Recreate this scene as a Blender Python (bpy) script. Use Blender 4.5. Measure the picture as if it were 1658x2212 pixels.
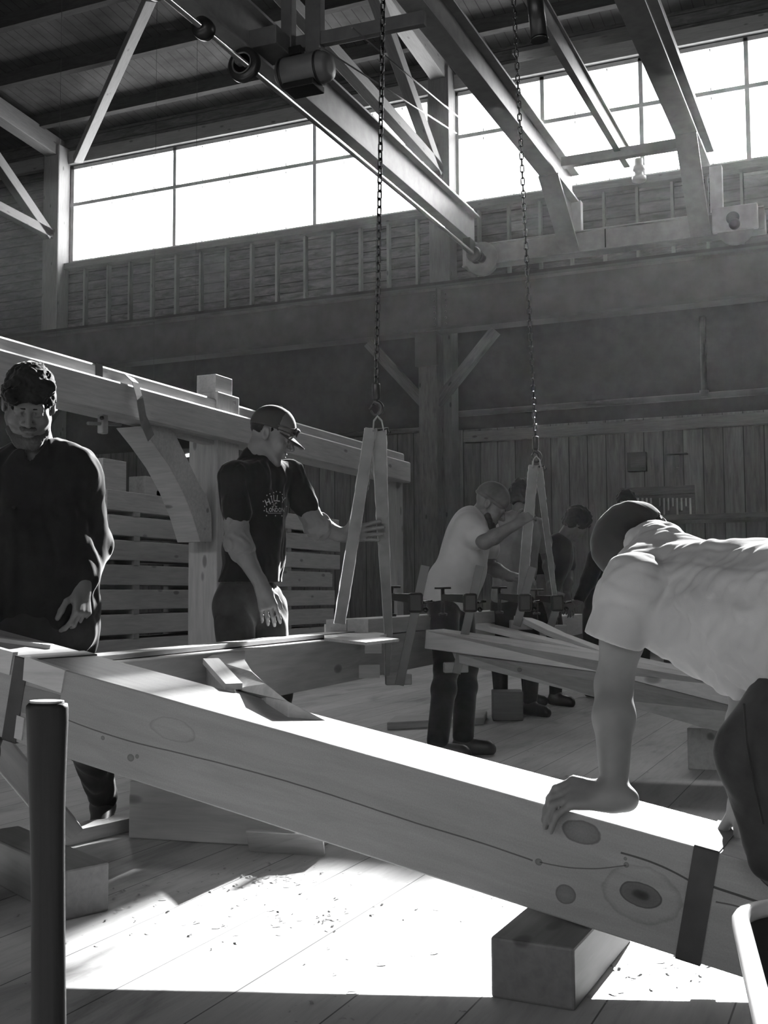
import bpy, bmesh, math, random
import numpy as np
from mathutils import Vector, Matrix

S = bpy.context.scene
COL = S.collection
for o in list(bpy.data.objects):
    bpy.data.objects.remove(o)

# ------------------------------------------------------------------ camera
F_PX, PITCH, ROLL, YAW, CAM_Z = 2450.0, math.radians(4.2), math.radians(-.33), math.radians(23.5), 0.87
cp, sp = math.cos(PITCH), math.sin(PITCH)
FW = np.array([-math.sin(YAW) * cp, math.cos(YAW) * cp, sp])
R0 = np.array([math.cos(YAW), math.sin(YAW), 0.0])
U0 = np.cross(R0, FW)
RI = math.cos(ROLL) * R0 + math.sin(ROLL) * U0
UP = -math.sin(ROLL) * R0 + math.cos(ROLL) * U0
CC = np.array([0, 0, CAM_Z])
FH = np.array([-math.sin(YAW), math.cos(YAW), 0])
def ray(px, py): return FW + (px - 829) / F_PX * RI - (py - 1106) / F_PX * UP
def P(px, py, Z): d = ray(px, py); return CC + d * (Z / (d @ FH))          # a point Z metres in front of the lens
def FL(px, py, z=0.0): d = ray(px, py); return CC + d * ((z - CAM_Z) / d[2])  # on a level surface
def WY(px, py, y): d = ray(px, py); return CC + d * (y / d[1])
def WX(px, py, x): d = ray(px, py); return CC + d * (x / d[0])
def depth(p): return float((np.asarray(p) - CC) @ FH)

cam = bpy.data.cameras.new('camera'); cam_o = bpy.data.objects.new('camera', cam); COL.objects.link(cam_o)
cam.sensor_fit = 'VERTICAL'; cam.sensor_height = 36.0; cam.lens = F_PX / 2212 * 36
cam.clip_start = .05; cam.clip_end = 300
M = Matrix(((RI[0], UP[0], -FW[0], 0), (RI[1], UP[1], -FW[1], 0), (RI[2], UP[2], -FW[2], CAM_Z), (0, 0, 0, 1)))
cam_o.matrix_world = M
S.camera = cam_o

# ------------------------------------------------------------------ light
S.view_settings.view_transform = 'Standard'; S.view_settings.look = 'None'
S.view_settings.exposure = 0.0; S.view_settings.gamma = 1.0; S.view_settings.use_curve_mapping = False
S.cycles.use_denoising = True
S.cycles.max_bounces = 6; S.cycles.diffuse_bounces = 4; S.cycles.volume_bounces = 0
S.cycles.sample_clamp_indirect = 8.0
SKY, SUN_E, SUN_EL = 12.0, 44.0, math.radians(26.4)
w = bpy.data.worlds.new('sky'); S.world = w; w.use_nodes = True
w.node_tree.nodes['Background'].inputs[0].default_value = (1, 1, 1, 1)
w.node_tree.nodes['Background'].inputs[1].default_value = SKY
sd = P(1820, 1283, 1.0) - CC; sd[2] = 0; sd /= np.linalg.norm(sd)
SUN = Vector((sd[0] * math.cos(SUN_EL), sd[1] * math.cos(SUN_EL), math.sin(SUN_EL)))
sl = bpy.data.lights.new('sun', 'SUN'); sl.energy = SUN_E; sl.angle = math.radians(.6)
so = bpy.data.objects.new('sun', sl); COL.objects.link(so)
so.rotation_euler = SUN.to_track_quat('Z', 'Y').to_euler(); so.location = SUN * 60

# ------------------------------------------------------------------ mesh collector
def nrm(v): v = np.asarray(v, float); return v / (np.linalg.norm(v) + 1e-12)
class G:
    def __init__(s): s.v = []; s.f = []; s.g = []; s.sm = []
    def add(s, vs, fs, gc=None, smooth=False):
        b = len(s.v); s.v += [tuple(map(float, p)) for p in vs]
        s.g += [tuple(map(float, p)) for p in (gc if gc is not None else vs)]
        s.f += [tuple(i + b for i in f) for f in fs]; s.sm += [smooth] * len(fs); return s
    def hexa(s, c, gc=None):           # 8 corners: bottom loop, top loop
        return s.add(c, [(0, 3, 2, 1), (4, 5, 6, 7), (0, 1, 5, 4), (1, 2, 6, 5), (2, 3, 7, 6), (3, 0, 4, 7)], gc)
    def box(s, c, d, rz=0.0):
        c = np.asarray(c, float); x, y, z = d[0] / 2, d[1] / 2, d[2] / 2
        l = [(-x, -y, -z), (x, -y, -z), (x, y, -z), (-x, y, -z), (-x, -y, z), (x, -y, z), (x, y, z), (-x, y, z)]
        ca, sa = math.cos(rz), math.sin(rz)
        k = np.argsort([-d[0], -d[1], -d[2]]); off = random.uniform(0, 50)
        gc = [tuple(np.array(p)[k] + off) for p in l]
        return s.hexa([c + np.array((p[0] * ca - p[1] * sa, p[0] * sa + p[1] * ca, p[2])) for p in l], gc)
    def beam(s, a, b, w, h, up=(0, 0, 1), w2=None, h2=None, off=None):  # w sideways, h along up
        a = np.asarray(a, float); b = np.asarray(b, float); d = nrm(b - a); sd_ = nrm(np.cross(d, up)); u = np.cross(sd_, d)
        L = np.linalg.norm(b - a); w2 = w if w2 is None else w2; h2 = h if h2 is None else h2
        off = random.uniform(0, 50) if off is None else off
        c = []; gc = []
        for (su, top) in ((-1, 0), (1, 1)):
            for (p, ww, hh, t, sx) in ((a, w, h, 0, -1), (b, w2, h2, L, -1), (b, w2, h2, L, 1), (a, w, h, 0, 1)):
                c.append(p + sd_ * sx * ww / 2 + u * su * hh / 2); gc.append((t + off, sx * ww / 2 + off, su * hh / 2))
        return s.add(c, [(0, 1, 2, 3), (4, 7, 6, 5), (0, 4, 5, 1), (1, 5, 6, 2), (2, 6, 7, 3), (3, 7, 4, 0)], gc)
    def prism(s, poly, ext, gc=None):
        n = len(poly); poly = [np.asarray(p, float) for p in poly]; e = np.asarray(ext, float)
        fs = [tuple(range(n))[::-1], tuple(range(n, 2 * n))] + [(i, (i + 1) % n, (i + 1) % n + n, i + n) for i in range(n)]
        return s.add(poly + [p + e for p in poly], fs, gc)
    def tube(s, pts, r, n=12, caps=True, smooth=True, closed=False, flat=None):
        pts = [np.asarray(p, float) for p in pts]; m = len(pts); r = [r] * m if np.isscalar(r) else r
        vs = []; ref = None; gc = []; L = 0
        for i, p in enumerate(pts):
            t = nrm((pts[(i + 1) % m] if (closed or i < m - 1) else p) - (pts[i - 1] if (closed or i > 0) else p))
            if ref is None: ref = np.array((0, 0, 1.)) if abs(t[2]) < .9 else np.array((1., 0, 0))
            x = nrm(ref - t * (ref @ t)); y = np.cross(t, x); ref = x
            if i: L += np.linalg.norm(p - pts[i - 1])
            for k in range(n):
                a = 2 * math.pi * k / n
                vs.append(p + r[i] * (x * math.cos(a) + y * math.sin(a) * (flat or 1))); gc.append((L, r[i] * math.cos(a), r[i] * math.sin(a)))
        fs = []
        for i in range(m if closed else m - 1):
            j = (i + 1) % m
            for k in range(n): fs.append((i * n + k, i * n + (k + 1) % n, j * n + (k + 1) % n, j * n + k))
        b = len(s.v); s.add(vs, fs, gc, smooth)
        if caps and not closed: s.f += [tuple(b + k for k in range(n))[::-1], tuple(b + (m - 1) * n + k for k in range(n))]; s.sm += [False, False]
        return s
    def lathe(s, prof, o=(0, 0, 0), axis=(0, 0, 1), n=24, smooth=True):
        ax = nrm(axis); ref = np.array((1., 0, 0)) if abs(ax[0]) < .9 else np.array((0, 1., 0)); x = nrm(ref - ax * (ref @ ax)); y = np.cross(ax, x); o = np.asarray(o, float)
        vs = [o + ax * z + (x * math.cos(2 * math.pi * k / n) + y * math.sin(2 * math.pi * k / n)) * r for r, z in prof for k in range(n)]
        m = len(prof); fs = [(i * n + k, i * n + (k + 1) % n, (i + 1) * n + (k + 1) % n, (i + 1) * n + k) for i in range(m - 1) for k in range(n)]
        s.add(vs, fs, None, smooth); b = len(s.v) - len(vs)
        s.f += [tuple(b + k for k in range(n))[::-1], tuple(b + (m - 1) * n + k for k in range(n))]; s.sm += [False, False]
        return s
    def strip(s, pts, side, thick, widths):    # a flat band following pts; side = width direction, thick = thickness vector length
        pts = [np.asarray(p, float) for p in pts]; n = len(pts); vs = []; gc = []
        for i, p in enumerate(pts):
            t = nrm(pts[min(i + 1, n - 1)] - pts[max(i - 1, 0)]); sd_ = side[i] if isinstance(side, list) else side
            sd_ = nrm(np.asarray(sd_, float) - t * (np.asarray(sd_, float) @ t)); nn = np.cross(t, sd_); wd = widths[i] if not np.isscalar(widths) else widths
            for a, b in ((-1, -1), (1, -1), (1, 1), (-1, 1)): vs.append(p + sd_ * a * wd / 2 + nn * b * thick / 2); gc.append((i * .05, a * wd, b))
        fs = [(3, 2, 1, 0), tuple(4 * (n - 1) + k for k in range(4))]
        for i in range(n - 1):
            for k in range(4): fs.append((4 * i + k, 4 * i + (k + 1) % 4, 4 * i + 4 + (k + 1) % 4, 4 * i + 4 + k))
        return s.add(vs, fs, gc)
    def build(s, name, mat, parent=None, bevel=0.0, base=None, seg=2):
        v = np.array(s.v)
        if parent is not None: o0 = np.array(parent_origin(parent))
        else:
            o0 = np.array(base) if base is not None else np.array(((v[:, 0].min() + v[:, 0].max()) / 2, (v[:, 1].min() + v[:, 1].max()) / 2, v[:, 2].min()))
        me = bpy.data.meshes.new(name); me.from_pydata([tuple(p) for p in v - o0], [], s.f); me.update()
        me.polygons.foreach_set('use_smooth', s.sm)
        at = me.attributes.new('gc', 'FLOAT_VECTOR', 'POINT'); at.data.foreach_set('vector', np.array(s.g, np.float32).ravel())
        bm = bmesh.new(); bm.from_mesh(me); bmesh.ops.recalc_face_normals(bm, faces=bm.faces); bm.to_mesh(me); bm.free()
        me.materials.append(mat)
        o = bpy.data.objects.new(name, me); COL.objects.link(o)
        if parent is not None: o.parent = parent
        else: o.location = o0
        if bevel:
            m = o.modifiers.new('bevel', 'BEVEL'); m.width = bevel; m.segments = seg; m.limit_method = 'ANGLE'; m.angle_limit = .7
        return o
def parent_origin(p):
    l = np.zeros(3)
    while p is not None: l += np.array(p.location); p = p.parent
    return l
def thing(name, label, cat, loc, group=None):
    o = bpy.data.objects.new(name, None); COL.objects.link(o); o.location = [float(x) for x in loc]; o.empty_display_size = .1
    o['label'] = label; o['category'] = cat
    if group: o['group'] = group
    return o
def tag(o, label, cat, group=None, kind=None):
    o['label'] = label; o['category'] = cat
    if group: o['group'] = group
    if kind: o['kind'] = kind
    return o
def struct(o, label=None):
    o['kind'] = 'structure'
    if label: o['label'] = label
    return o
def bez(p0, p1, p2, p3, n): return [(1 - t) ** 3 * np.asarray(p0) + 3 * t * (1 - t) ** 2 * np.asarray(p1) + 3 * t * t * (1 - t) * np.asarray(p2) + t ** 3 * np.asarray(p3) for t in np.linspace(0, 1, n)]

# ------------------------------------------------------------------ materials (the photograph is black and white)
def mat_base(name, rough=.6, spec=.3, metal=0.0):
    m = bpy.data.materials.new(name); m.use_nodes = True; nt = m.node_tree; b = nt.nodes['Principled BSDF']
    b.inputs['Roughness'].default_value = rough; b.inputs['Metallic'].default_value = metal; b.inputs['Specular IOR Level'].default_value = spec
    return m, nt, b
def nn(nt, t, **k):
    n = nt.nodes.new(t)
    for a, v in k.items(): setattr(n, a, v)
    return n
def math_n(nt, op, a, b=None, c=None, clamp=False):
    n = nn(nt, 'ShaderNodeMath', operation=op); n.use_clamp = clamp
    for i, x in enumerate((a, b, c)):
        if x is None: continue
        if isinstance(x, (int, float)): n.inputs[i].default_value = x
        else: nt.links.new(x, n.inputs[i])
    return n.outputs[0]
def ramp(nt, fac, stops):
    r = nn(nt, 'ShaderNodeValToRGB'); e = r.color_ramp.elements
    while len(e) < len(stops): e.new(.5)
    for el, (p, v) in zip(e, stops): el.position = p; el.color = (v, v, v, 1)
    nt.links.new(fac, r.inputs[0]); return r.outputs[0]
def noise(nt, vec, scale, detail=3, rough=.55, dist=0.0):
    n = nn(nt, 'ShaderNodeTexNoise'); n.inputs['Scale'].default_value = scale; n.inputs['Detail'].default_value = detail
    n.inputs['Roughness'].default_value = rough; n.inputs['Distortion'].default_value = dist
    if vec is not None: nt.links.new(vec, n.inputs['Vector'])
    return n.outputs['Fac']
def coords(nt, attr=True, scale=(1, 1, 1)):
    if attr: s = nn(nt, 'ShaderNodeAttribute', attribute_name='gc').outputs['Vector']
    else: s = nn(nt, 'ShaderNodeTexCoord').outputs['Object']
    m = nn(nt, 'ShaderNodeMapping'); m.inputs['Scale'].default_value = scale; nt.links.new(s, m.inputs['Vector']); return m.outputs['Vector']
def mul(nt, a, b): 
    n = nn(nt, 'ShaderNodeMix', data_type='RGBA', blend_type='MULTIPLY'); n.inputs[0].default_value = 1
    nt.links.new(a, n.inputs[6]); nt.links.new(b, n.inputs[7]); return n.outputs[2]
def bump(nt, b, h, s=.2, d=.01):
    n = nn(nt, 'ShaderNodeBump'); n.inputs['Strength'].default_value = s; n.inputs['Distance'].default_value = d
    nt.links.new(h, n.inputs['Height']); nt.links.new(n.outputs[0], b.inputs['Normal'])
def wood(name, v, contrast=.25, rough=.55, spec=.3, knots=True, grain=14.0):
    m, nt, b = mat_base(name, rough, spec)
    g = noise(nt, coords(nt, True, (1.2, grain, grain)), 3.0, 5, .6, .4)
    c = ramp(nt, g, [(.25, v * (1 - contrast)), (.6, v), (.85, min(1, v * (1 + contrast * .5)))])
    big = noise(nt, coords(nt, True, (.6, 2, 2)), 1.5, 2); c = mul(nt, c, ramp(nt, big, [(.3, .82), (.7, 1.0)]))
    if knots:
        vo = nn(nt, 'ShaderNodeTexVoronoi'); vo.inputs['Scale'].default_value = 1.0
        nt.links.new(coords(nt, True, (2.2, 5.5, 5.5)), vo.inputs['Vector'])
        c = mul(nt, c, ramp(nt, vo.outputs['Distance'], [(.07, .45), (.1, .6), (.13, 1.0)]))
    nt.links.new(c, b.inputs['Base Color']); bump(nt, b, g, .12, .004); return m
def plain(name, v, rough=.5, spec=.3, metal=0.0, var=.15, sc=6.0, bmp=0.0):
    m, nt, b = mat_base(name, rough, spec, metal)
    g = noise(nt, coords(nt, False), sc, 4)
    nt.links.new(ramp(nt, g, [(.3, v * (1 - var)), (.7, min(1, v * (1 + var)))]), b.inputs['Base Color'])
    if bmp: bump(nt, b, noise(nt, coords(nt, False), sc * 8, 3), bmp, .004)
    return m
def cloth(name, v, var=.1, sheen=.0, weave=500.0):
    m, nt, b = mat_base(name, .9, .1)
    g = noise(nt, coords(nt, False), 9, 4)
    nt.links.new(ramp(nt, g, [(.3, v * (1 - var)), (.7, min(1, v * (1 + var)))]), b.inputs['Base Color'])
    b.inputs['Sheen Weight'].default_value = sheen or .25; b.inputs['Sheen Roughness'].default_value = .3
    bump(nt, b, noise(nt, coords(nt, False), weave, 2), .15, .002); return m
def skin(name, v):
    m, nt, b = mat_base(name, .5, .35)
    g = noise(nt, coords(nt, False), 14, 4)
    nt.links.new(ramp(nt, g, [(.3, v * .88), (.7, v * 1.08)]), b.inputs['Base Color'])
    bump(nt, b, noise(nt, coords(nt, False), 180, 3), .1, .002); return m
MW = dict(
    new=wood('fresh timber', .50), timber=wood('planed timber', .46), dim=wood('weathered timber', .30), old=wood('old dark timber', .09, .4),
    roof=wood('roof boards', .045, .45, .8, .1, False, 6), stud=wood('stud timber', .17, .3), panel=wood('wall boards', .13, .4, .75, .15, True, 8),
    handle=wood('oiled handle wood', .024, .4, .5, .15, False, 30), block=wood('crib block timber', .18),
    steel=plain('painted steel', .26, .38, .5), white=plain('pale painted steel', .55, .35, .5), dark=plain('dark oiled steel', .025, .35, .5, .6),
    black=plain('black metal', .012, .35, .5), chain=plain('galvanised chain', .07, .25, .5, 1.0), grey=plain('grey steel', .12, .45, .4),
    web=cloth('woven webbing', .20, .2), darkweb=cloth('dark webbing', .07, .2), pipe=plain('grey pipe', .3, .4),
    wire=plain('steel wire', .1, .4, .5), frame=plain('window frame bloom grey', .45, .5), girder=plain('runway girder paint', .055, .6, .3, 0, .2, 3, .2))  # window frame grey is lifted to imitate bloom around the panes
# ================================================================== the hall
YW = 20.25
# floor: boards run towards the window wall
m, nt, b = mat_base('floor boards', .5, .35)
tc = nn(nt, 'ShaderNodeTexCoord').outputs['Object']; sx = nn(nt, 'ShaderNodeSeparateXYZ'); nt.links.new(tc, sx.inputs[0])
bx = math_n(nt, 'DIVIDE', math_n(nt, 'ADD', sx.outputs[0], .055), .255)
idx = math_n(nt, 'FLOOR', bx); fr = math_n(nt, 'FRACT', bx)
edge = math_n(nt, 'MINIMUM', fr, math_n(nt, 'SUBTRACT', 1.0, fr))
seam = math_n(nt, 'LESS_THAN', edge, .008)
by = math_n(nt, 'DIVIDE', math_n(nt, 'ADD', sx.outputs[1], math_n(nt, 'MULTIPLY', idx, 1.37)), 3.4)
fy = math_n(nt, 'FRACT', by); seam2 = math_n(nt, 'LESS_THAN', fy, .0009)
sm = math_n(nt, 'MAXIMUM', seam, seam2)
wn = nn(nt, 'ShaderNodeTexWhiteNoise', noise_dimensions='1D'); nt.links.new(idx, wn.inputs['W'])
mp = nn(nt, 'ShaderNodeMapping'); mp.inputs['Scale'].default_value = (9, .8, 1); nt.links.new(tc, mp.inputs[0])
gr = noise(nt, mp.outputs[0], 4, 5, .65, .5)
mp2 = nn(nt, 'ShaderNodeMapping'); mp2.inputs['Scale'].default_value = (1.6, .5, 1); nt.links.new(tc, mp2.inputs[0])
dirt = noise(nt, mp2.outputs[0], 2.2, 5, .62, .8)
spk = noise(nt, tc, 38, 3, .7)
c = ramp(nt, gr, [(.2, .32), (.5, .44), (.8, .50)])
c = mul(nt, c, ramp(nt, wn.outputs[0], [(0, .82), (1, 1.0)]))
c = mul(nt, c, ramp(nt, dirt, [(.30, .45), (.44, .85), (.6, 1.0)]))
c = mul(nt, c, ramp(nt, spk, [(.26, .4), (.33, 1.0)]))
c = mul(nt, c, ramp(nt, sm, [(0, 1.0), (1, .16)]))
nt.links.new(c, b.inputs['Base Color']); bump(nt, b, math_n(nt, 'SUBTRACT', gr, math_n(nt, 'MULTIPLY', sm, 2.0)), .25, .004)
M_FLOOR = m
X0, X1, Y0 = -24.0, 9.0, -11.0
struct(G().box(((X0 + X1) / 2, (Y0 + YW) / 2 + .3, -.05), (X1 - X0, YW - Y0 + 1.2, .1)).build('floor', M_FLOOR, base=(0, 0, 0)))

# window wall: solid strips round two window bands
SILL, MIDZ, HEAD = 8.36, 9.72, 10.62
WLX, WRX = (-16.50, -7.72), (-7.27, 6.6)
m, nt, b = mat_base('sheathing boards', .85, .1)
tc = nn(nt, 'ShaderNodeTexCoord').outputs['Object']; sx = nn(nt, 'ShaderNodeSeparateXYZ'); nt.links.new(tc, sx.inputs[0])
fz = math_n(nt, 'FRACT', math_n(nt, 'DIVIDE', sx.outputs[2], .21)); sm = math_n(nt, 'LESS_THAN', fz, .09)
mp = nn(nt, 'ShaderNodeMapping'); mp.inputs['Scale'].default_value = (1, 1, 5); nt.links.new(tc, mp.inputs[0])
n1 = noise(nt, mp.outputs[0], 2.5, 6, .7, .6)
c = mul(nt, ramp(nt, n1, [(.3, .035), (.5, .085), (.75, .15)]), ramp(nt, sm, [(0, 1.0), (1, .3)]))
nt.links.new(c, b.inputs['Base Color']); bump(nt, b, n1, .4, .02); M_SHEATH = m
g = G()
g.box(((X0 + X1) / 2, YW + .1, (SILL - .05 + 6.02) / 2), (X1 - X0, .2, SILL - .05 - 6.02))
g.box(((X0 + X1) / 2, YW + .1, (HEAD + 12.2) / 2), (X1 - X0, .2, 12.2 - HEAD))
g.box(((X0 + WLX[0]) / 2, YW + .1, (SILL + HEAD) / 2), (WLX[0] - X0, .2, HEAD - SILL + .1))
g.box(((WLX[1] + WRX[0]) / 2, YW + .1, (SILL + HEAD) / 2), (WRX[0] - WLX[1], .2, HEAD - SILL + .1))
g.box(((WRX[1] + X1) / 2, YW + .1, (SILL + HEAD) / 2), (X1 - WRX[1], .2, HEAD - SILL + .1))
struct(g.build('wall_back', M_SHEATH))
m, nt, b = mat_base('lower wall boards', .8, .12)
tc = nn(nt, 'ShaderNodeTexCoord').outputs['Object']; sx = nn(nt, 'ShaderNodeSeparateXYZ'); nt.links.new(tc, sx.inputs[0])
bx = math_n(nt, 'DIVIDE', sx.outputs[0], .34); fr = math_n(nt, 'FRACT', bx); sm = math_n(nt, 'LESS_THAN', fr, .05)
wn = nn(nt, 'ShaderNodeTexWhiteNoise', noise_dimensions='1D'); nt.links.new(math_n(nt, 'FLOOR', bx), wn.inputs['W'])
mp = nn(nt, 'ShaderNodeMapping'); mp.inputs['Scale'].default_value = (6, 1, .6); nt.links.new(tc, mp.inputs[0])
n1 = noise(nt, mp.outputs[0], 3, 5, .65, .5)
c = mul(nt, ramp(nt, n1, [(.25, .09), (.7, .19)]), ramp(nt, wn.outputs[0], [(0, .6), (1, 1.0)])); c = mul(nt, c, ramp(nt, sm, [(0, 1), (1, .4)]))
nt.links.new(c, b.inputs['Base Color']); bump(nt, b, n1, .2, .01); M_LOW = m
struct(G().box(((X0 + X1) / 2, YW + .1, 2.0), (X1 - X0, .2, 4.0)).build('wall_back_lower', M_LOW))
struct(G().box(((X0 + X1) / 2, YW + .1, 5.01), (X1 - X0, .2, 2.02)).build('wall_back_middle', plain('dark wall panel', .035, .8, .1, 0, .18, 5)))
# side and near walls (near wall openings, unseen, are sized for fill light)
M_SIDE = plain('dark side wall', .10, .85, .1, 0, .3, 2)
struct(G().box((X0 - .1, (Y0 + YW) / 2, 6.1), (.2, YW - Y0 + .4, 12.2)).build('wall_left', M_SIDE))
struct(G().box((X1 + .1, (Y0 + YW) / 2, 6.1), (.2, YW - Y0 + .4, 12.2)).build('wall_right', M_SIDE))
g = G(); NS, NH = 6.4, 8.0
g.box(((X0 + X1) / 2, Y0 - .1, NS / 2), (X1 - X0, .2, NS)).box(((X0 + X1) / 2, Y0 - .1, (NH + 12.2) / 2), (X1 - X0, .2, 12.2 - NH))
for x in (X0 + 4.5, -9, 0, X1 - 1.5): g.box((x, Y0 - .1, (NS + NH) / 2), (3.2 if x != X0 + 4.5 else 9, .2, NH - NS))
struct(g.build('wall_front', M_SIDE))
# ceiling: roof boards rising gently away from the wall, purlins, rafters
def roof_z(y): return 11.35 + (YW - y) * .11 if y > 4.6 else 11.35 + (YW - 4.6) * .11 - (4.6 - y) * .11
m, nt, b = mat_base('roof deck', .85, .1)
tc = nn(nt, 'ShaderNodeTexCoord').outputs['Object']; sx = nn(nt, 'ShaderNodeSeparateXYZ'); nt.links.new(tc, sx.inputs[0])
fr = math_n(nt, 'FRACT', math_n(nt, 'DIVIDE', sx.outputs[0], .2)); sm = math_n(nt, 'LESS_THAN', fr, .08)
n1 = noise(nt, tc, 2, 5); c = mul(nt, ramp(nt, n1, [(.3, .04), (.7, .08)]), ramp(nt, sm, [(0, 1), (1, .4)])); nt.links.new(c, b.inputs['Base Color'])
g = G()
for ya, yb in ((YW + .3, 4.6), (4.6, Y0 - .3)):
    g.hexa([(X0, yb, roof_z(yb)), (X1, yb, roof_z(yb)), (X1, ya, roof_z(ya)), (X0, ya, roof_z(ya)), (X0, yb, roof_z(yb) + .15), (X1, yb, roof_z(yb) + .15), (X1, ya, roof_z(ya) + .15), (X0, ya, roof_z(ya) + .15)])
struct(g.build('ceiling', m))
# end gables between wall head and roof
g = G()
for x in (X0 - .1, X1 + .1): g.prism([(x - .1, Y0, 12.2), (x - .1, YW, 12.2), (x - .1, YW, 12.0), (x - .1, 4.6, 13.4), (x - .1, Y0, 12.0)], (.2, 0, 0))
struct(g.build('wall_gable', M_SIDE))
for i, y in enumerate(np.arange(19.3, 5.0, -1.6)):
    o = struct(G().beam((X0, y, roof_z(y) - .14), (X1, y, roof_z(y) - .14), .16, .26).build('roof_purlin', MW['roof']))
COLX = [-16.70, -7.43, 2.4]
for cx in COLX:
    struct(G().beam((cx, YW - .2, 10.95), (cx, 5.0, 12.35), .3, .42).build('roof_rafter', MW['stud'], bevel=.01))
    struct(G().beam((cx, YW - .5, 8.9), (cx, YW - 3.6, 11.05), .2, .24).build('knee_brace', MW['stud'], bevel=.01))
    struct(G().beam((cx, YW - .35, 8.95), (cx, 13.2, 9.35), .2, .2).build('truss_strut', MW['stud'], bevel=.01))
    struct(G().box((cx, YW - .25, 5.5), (.42, .4, 11.0)).build('wall_column', MW['stud' if cx > -10 else 'dim'], bevel=.012))
struct(G().beam(WY(168, 345, 19.95), WY(325, -5, 16.2), .16, .2, (0, 1, 0)).build('truss_diagonal', MW['stud'], bevel=.01))
# head and sill trims, studs under the windows
struct(G().box(((X0 + X1) / 2, YW - .05, HEAD + .17), (X1 - X0, .16, .30)).build('trim_1', MW['dim'], bevel=.01))
for k, (a, c_) in enumerate((WLX, WRX)):
    struct(G().box(((a + c_) / 2, YW - .08, SILL - .1), (c_ - a, .3, .14)).build('trim_%d' % (k + 2), MW['stud'], bevel=.01))
sx_ = sorted(set([round(WY(p[0], p[1], YW - .05)[0], 2) for p in ((185, 665), (235, 655), (282, 645), (330, 640), (382, 630), (435, 622), (490, 610), (545, 600), (600, 590), (660, 580), (720, 570), (780, 560), (840, 550), (902, 540), (1035, 520), (1100, 510), (1167, 500), (1235, 490), (1305, 480), (1377, 460), (1452, 445), (1527, 438), (1602, 430))]))
for x in sx_ + [-.9, -.3, .3, .9]:
    struct(G().box((x, YW - .06, (SILL - .17 + 6.03) / 2), (.05, .12, SILL - .17 - 6.03)).build('wall_stud', MW['stud']))

# windows: frame, bars and panes; the panes are clear
m = bpy.data.materials.new('window glass'); m.use_nodes = True; nt = m.node_tree
for n in list(nt.nodes): nt.nodes.remove(n)
out = nn(nt, 'ShaderNodeOutputMaterial'); tr = nn(nt, 'ShaderNodeBsdfTransparent'); gl = nn(nt, 'ShaderNodeBsdfGlossy'); gl.inputs['Roughness'].default_value = .05
tr.inputs[0].default_value = (.95, .95, .95, 1); mx = nn(nt, 'ShaderNodeMixShader'); mx.inputs[0].default_value = .04
nt.links.new(tr.outputs[0], mx.inputs[1]); nt.links.new(gl.outputs[0], mx.inputs[2]); nt.links.new(mx.outputs[0], out.inputs[0]); GLASS = m
def window(name, a, c_, bars, s=SILL, mid=MIDZ, h=HEAD, y=YW + .02, thin=True):
    W = bpy.data.objects.new(name, None); COL.objects.link(W); W.location = ((a + c_) / 2, y, s); W['kind'] = 'structure'
    g = G(); t = .09
    g.box(((a + c_) / 2, y, s + .035), (c_ - a, .1, .07)).box(((a + c_) / 2, y, h - .04), (c_ - a, .1, .08))
    g.box((a + .05, y, (s + h) / 2), (.1, .1, h - s)).box((c_ - .05, y, (s + h) / 2), (.1, .1, h - s))
    g.build('window_frame', MW['frame'], W, .006)
    g = G().box(((a + c_) / 2, y - .02, mid), (c_ - a, .08, .08)); g.build('transom_bar', MW['frame'], W, .006)
    ed = [a] + bars + [c_]
    for x in bars: G().box((x, y, (s + h) / 2), (.075, .1, h - s)).build('mullion', MW['frame'], W)
    g = G()
    for x0, x1 in zip(ed[:-1], ed[1:]):
        n = max(1, round((x1 - x0) / .62))
        for k in range(1, n): g.box((x0 + (x1 - x0) * k / n, y, s + .09), (.02, .03, .05)).box((x0 + (x1 - x0) * k / n, y, h - .1), (.02, .03, .05))
        for k in range(1, n): g.box((x0 + (x1 - x0) * k / n, y, mid + .085), (.02, .03, .05)).box((x0 + (x1 - x0) * k / n, y, mid - .085), (.02, .03, .05))
    g.build('glazing_clips', MW['frame'], W)
    for x0, x1 in zip(ed[:-1], ed[1:]):
        for z0, z1 in ((s, mid), (mid, h)):
            G().box(((x0 + x1) / 2, y + .03, (z0 + z1) / 2), (x1 - x0 - .02, .006, z1 - z0 - .02)).build('pane', GLASS, W)
    return W
window('window_1', WLX[0], WLX[1], [-13.70, -10.30])
window('window_2', WRX[0], WRX[1], [-5.5, -3.66, -1.82, 1.6, 4.2])
# daylight portals at the openings
def portal(x, y, z, w_, h_, ry):
    l = bpy.data.lights.new('daylight_portal', 'AREA'); l.shape = 'RECTANGLE'; l.size = w_; l.size_y = h_; l.cycles.is_portal = True
    o = bpy.data.objects.new('daylight_portal', l); COL.objects.link(o); o.location = (x, y, z); o.rotation_euler = (math.radians(ry), 0, 0)
portal((WLX[0] + WLX[1]) / 2, YW + .25, (SILL + HEAD) / 2, WLX[1] - WLX[0], HEAD - SILL, -90)
portal((WRX[0] + WRX[1]) / 2, YW + .25, (SILL + HEAD) / 2, WRX[1] - WRX[0], HEAD - SILL, -90)
portal(-4.5, Y0 - .25, (NS + NH) / 2, 5.8, NH - NS, 90)
portal(4.55, Y0 - .25, (NS + NH) / 2, 5.9, NH - NS, 90)
portal(-13, Y0 - .25, (NS + NH) / 2, 4.8, NH - NS, 90)

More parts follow.
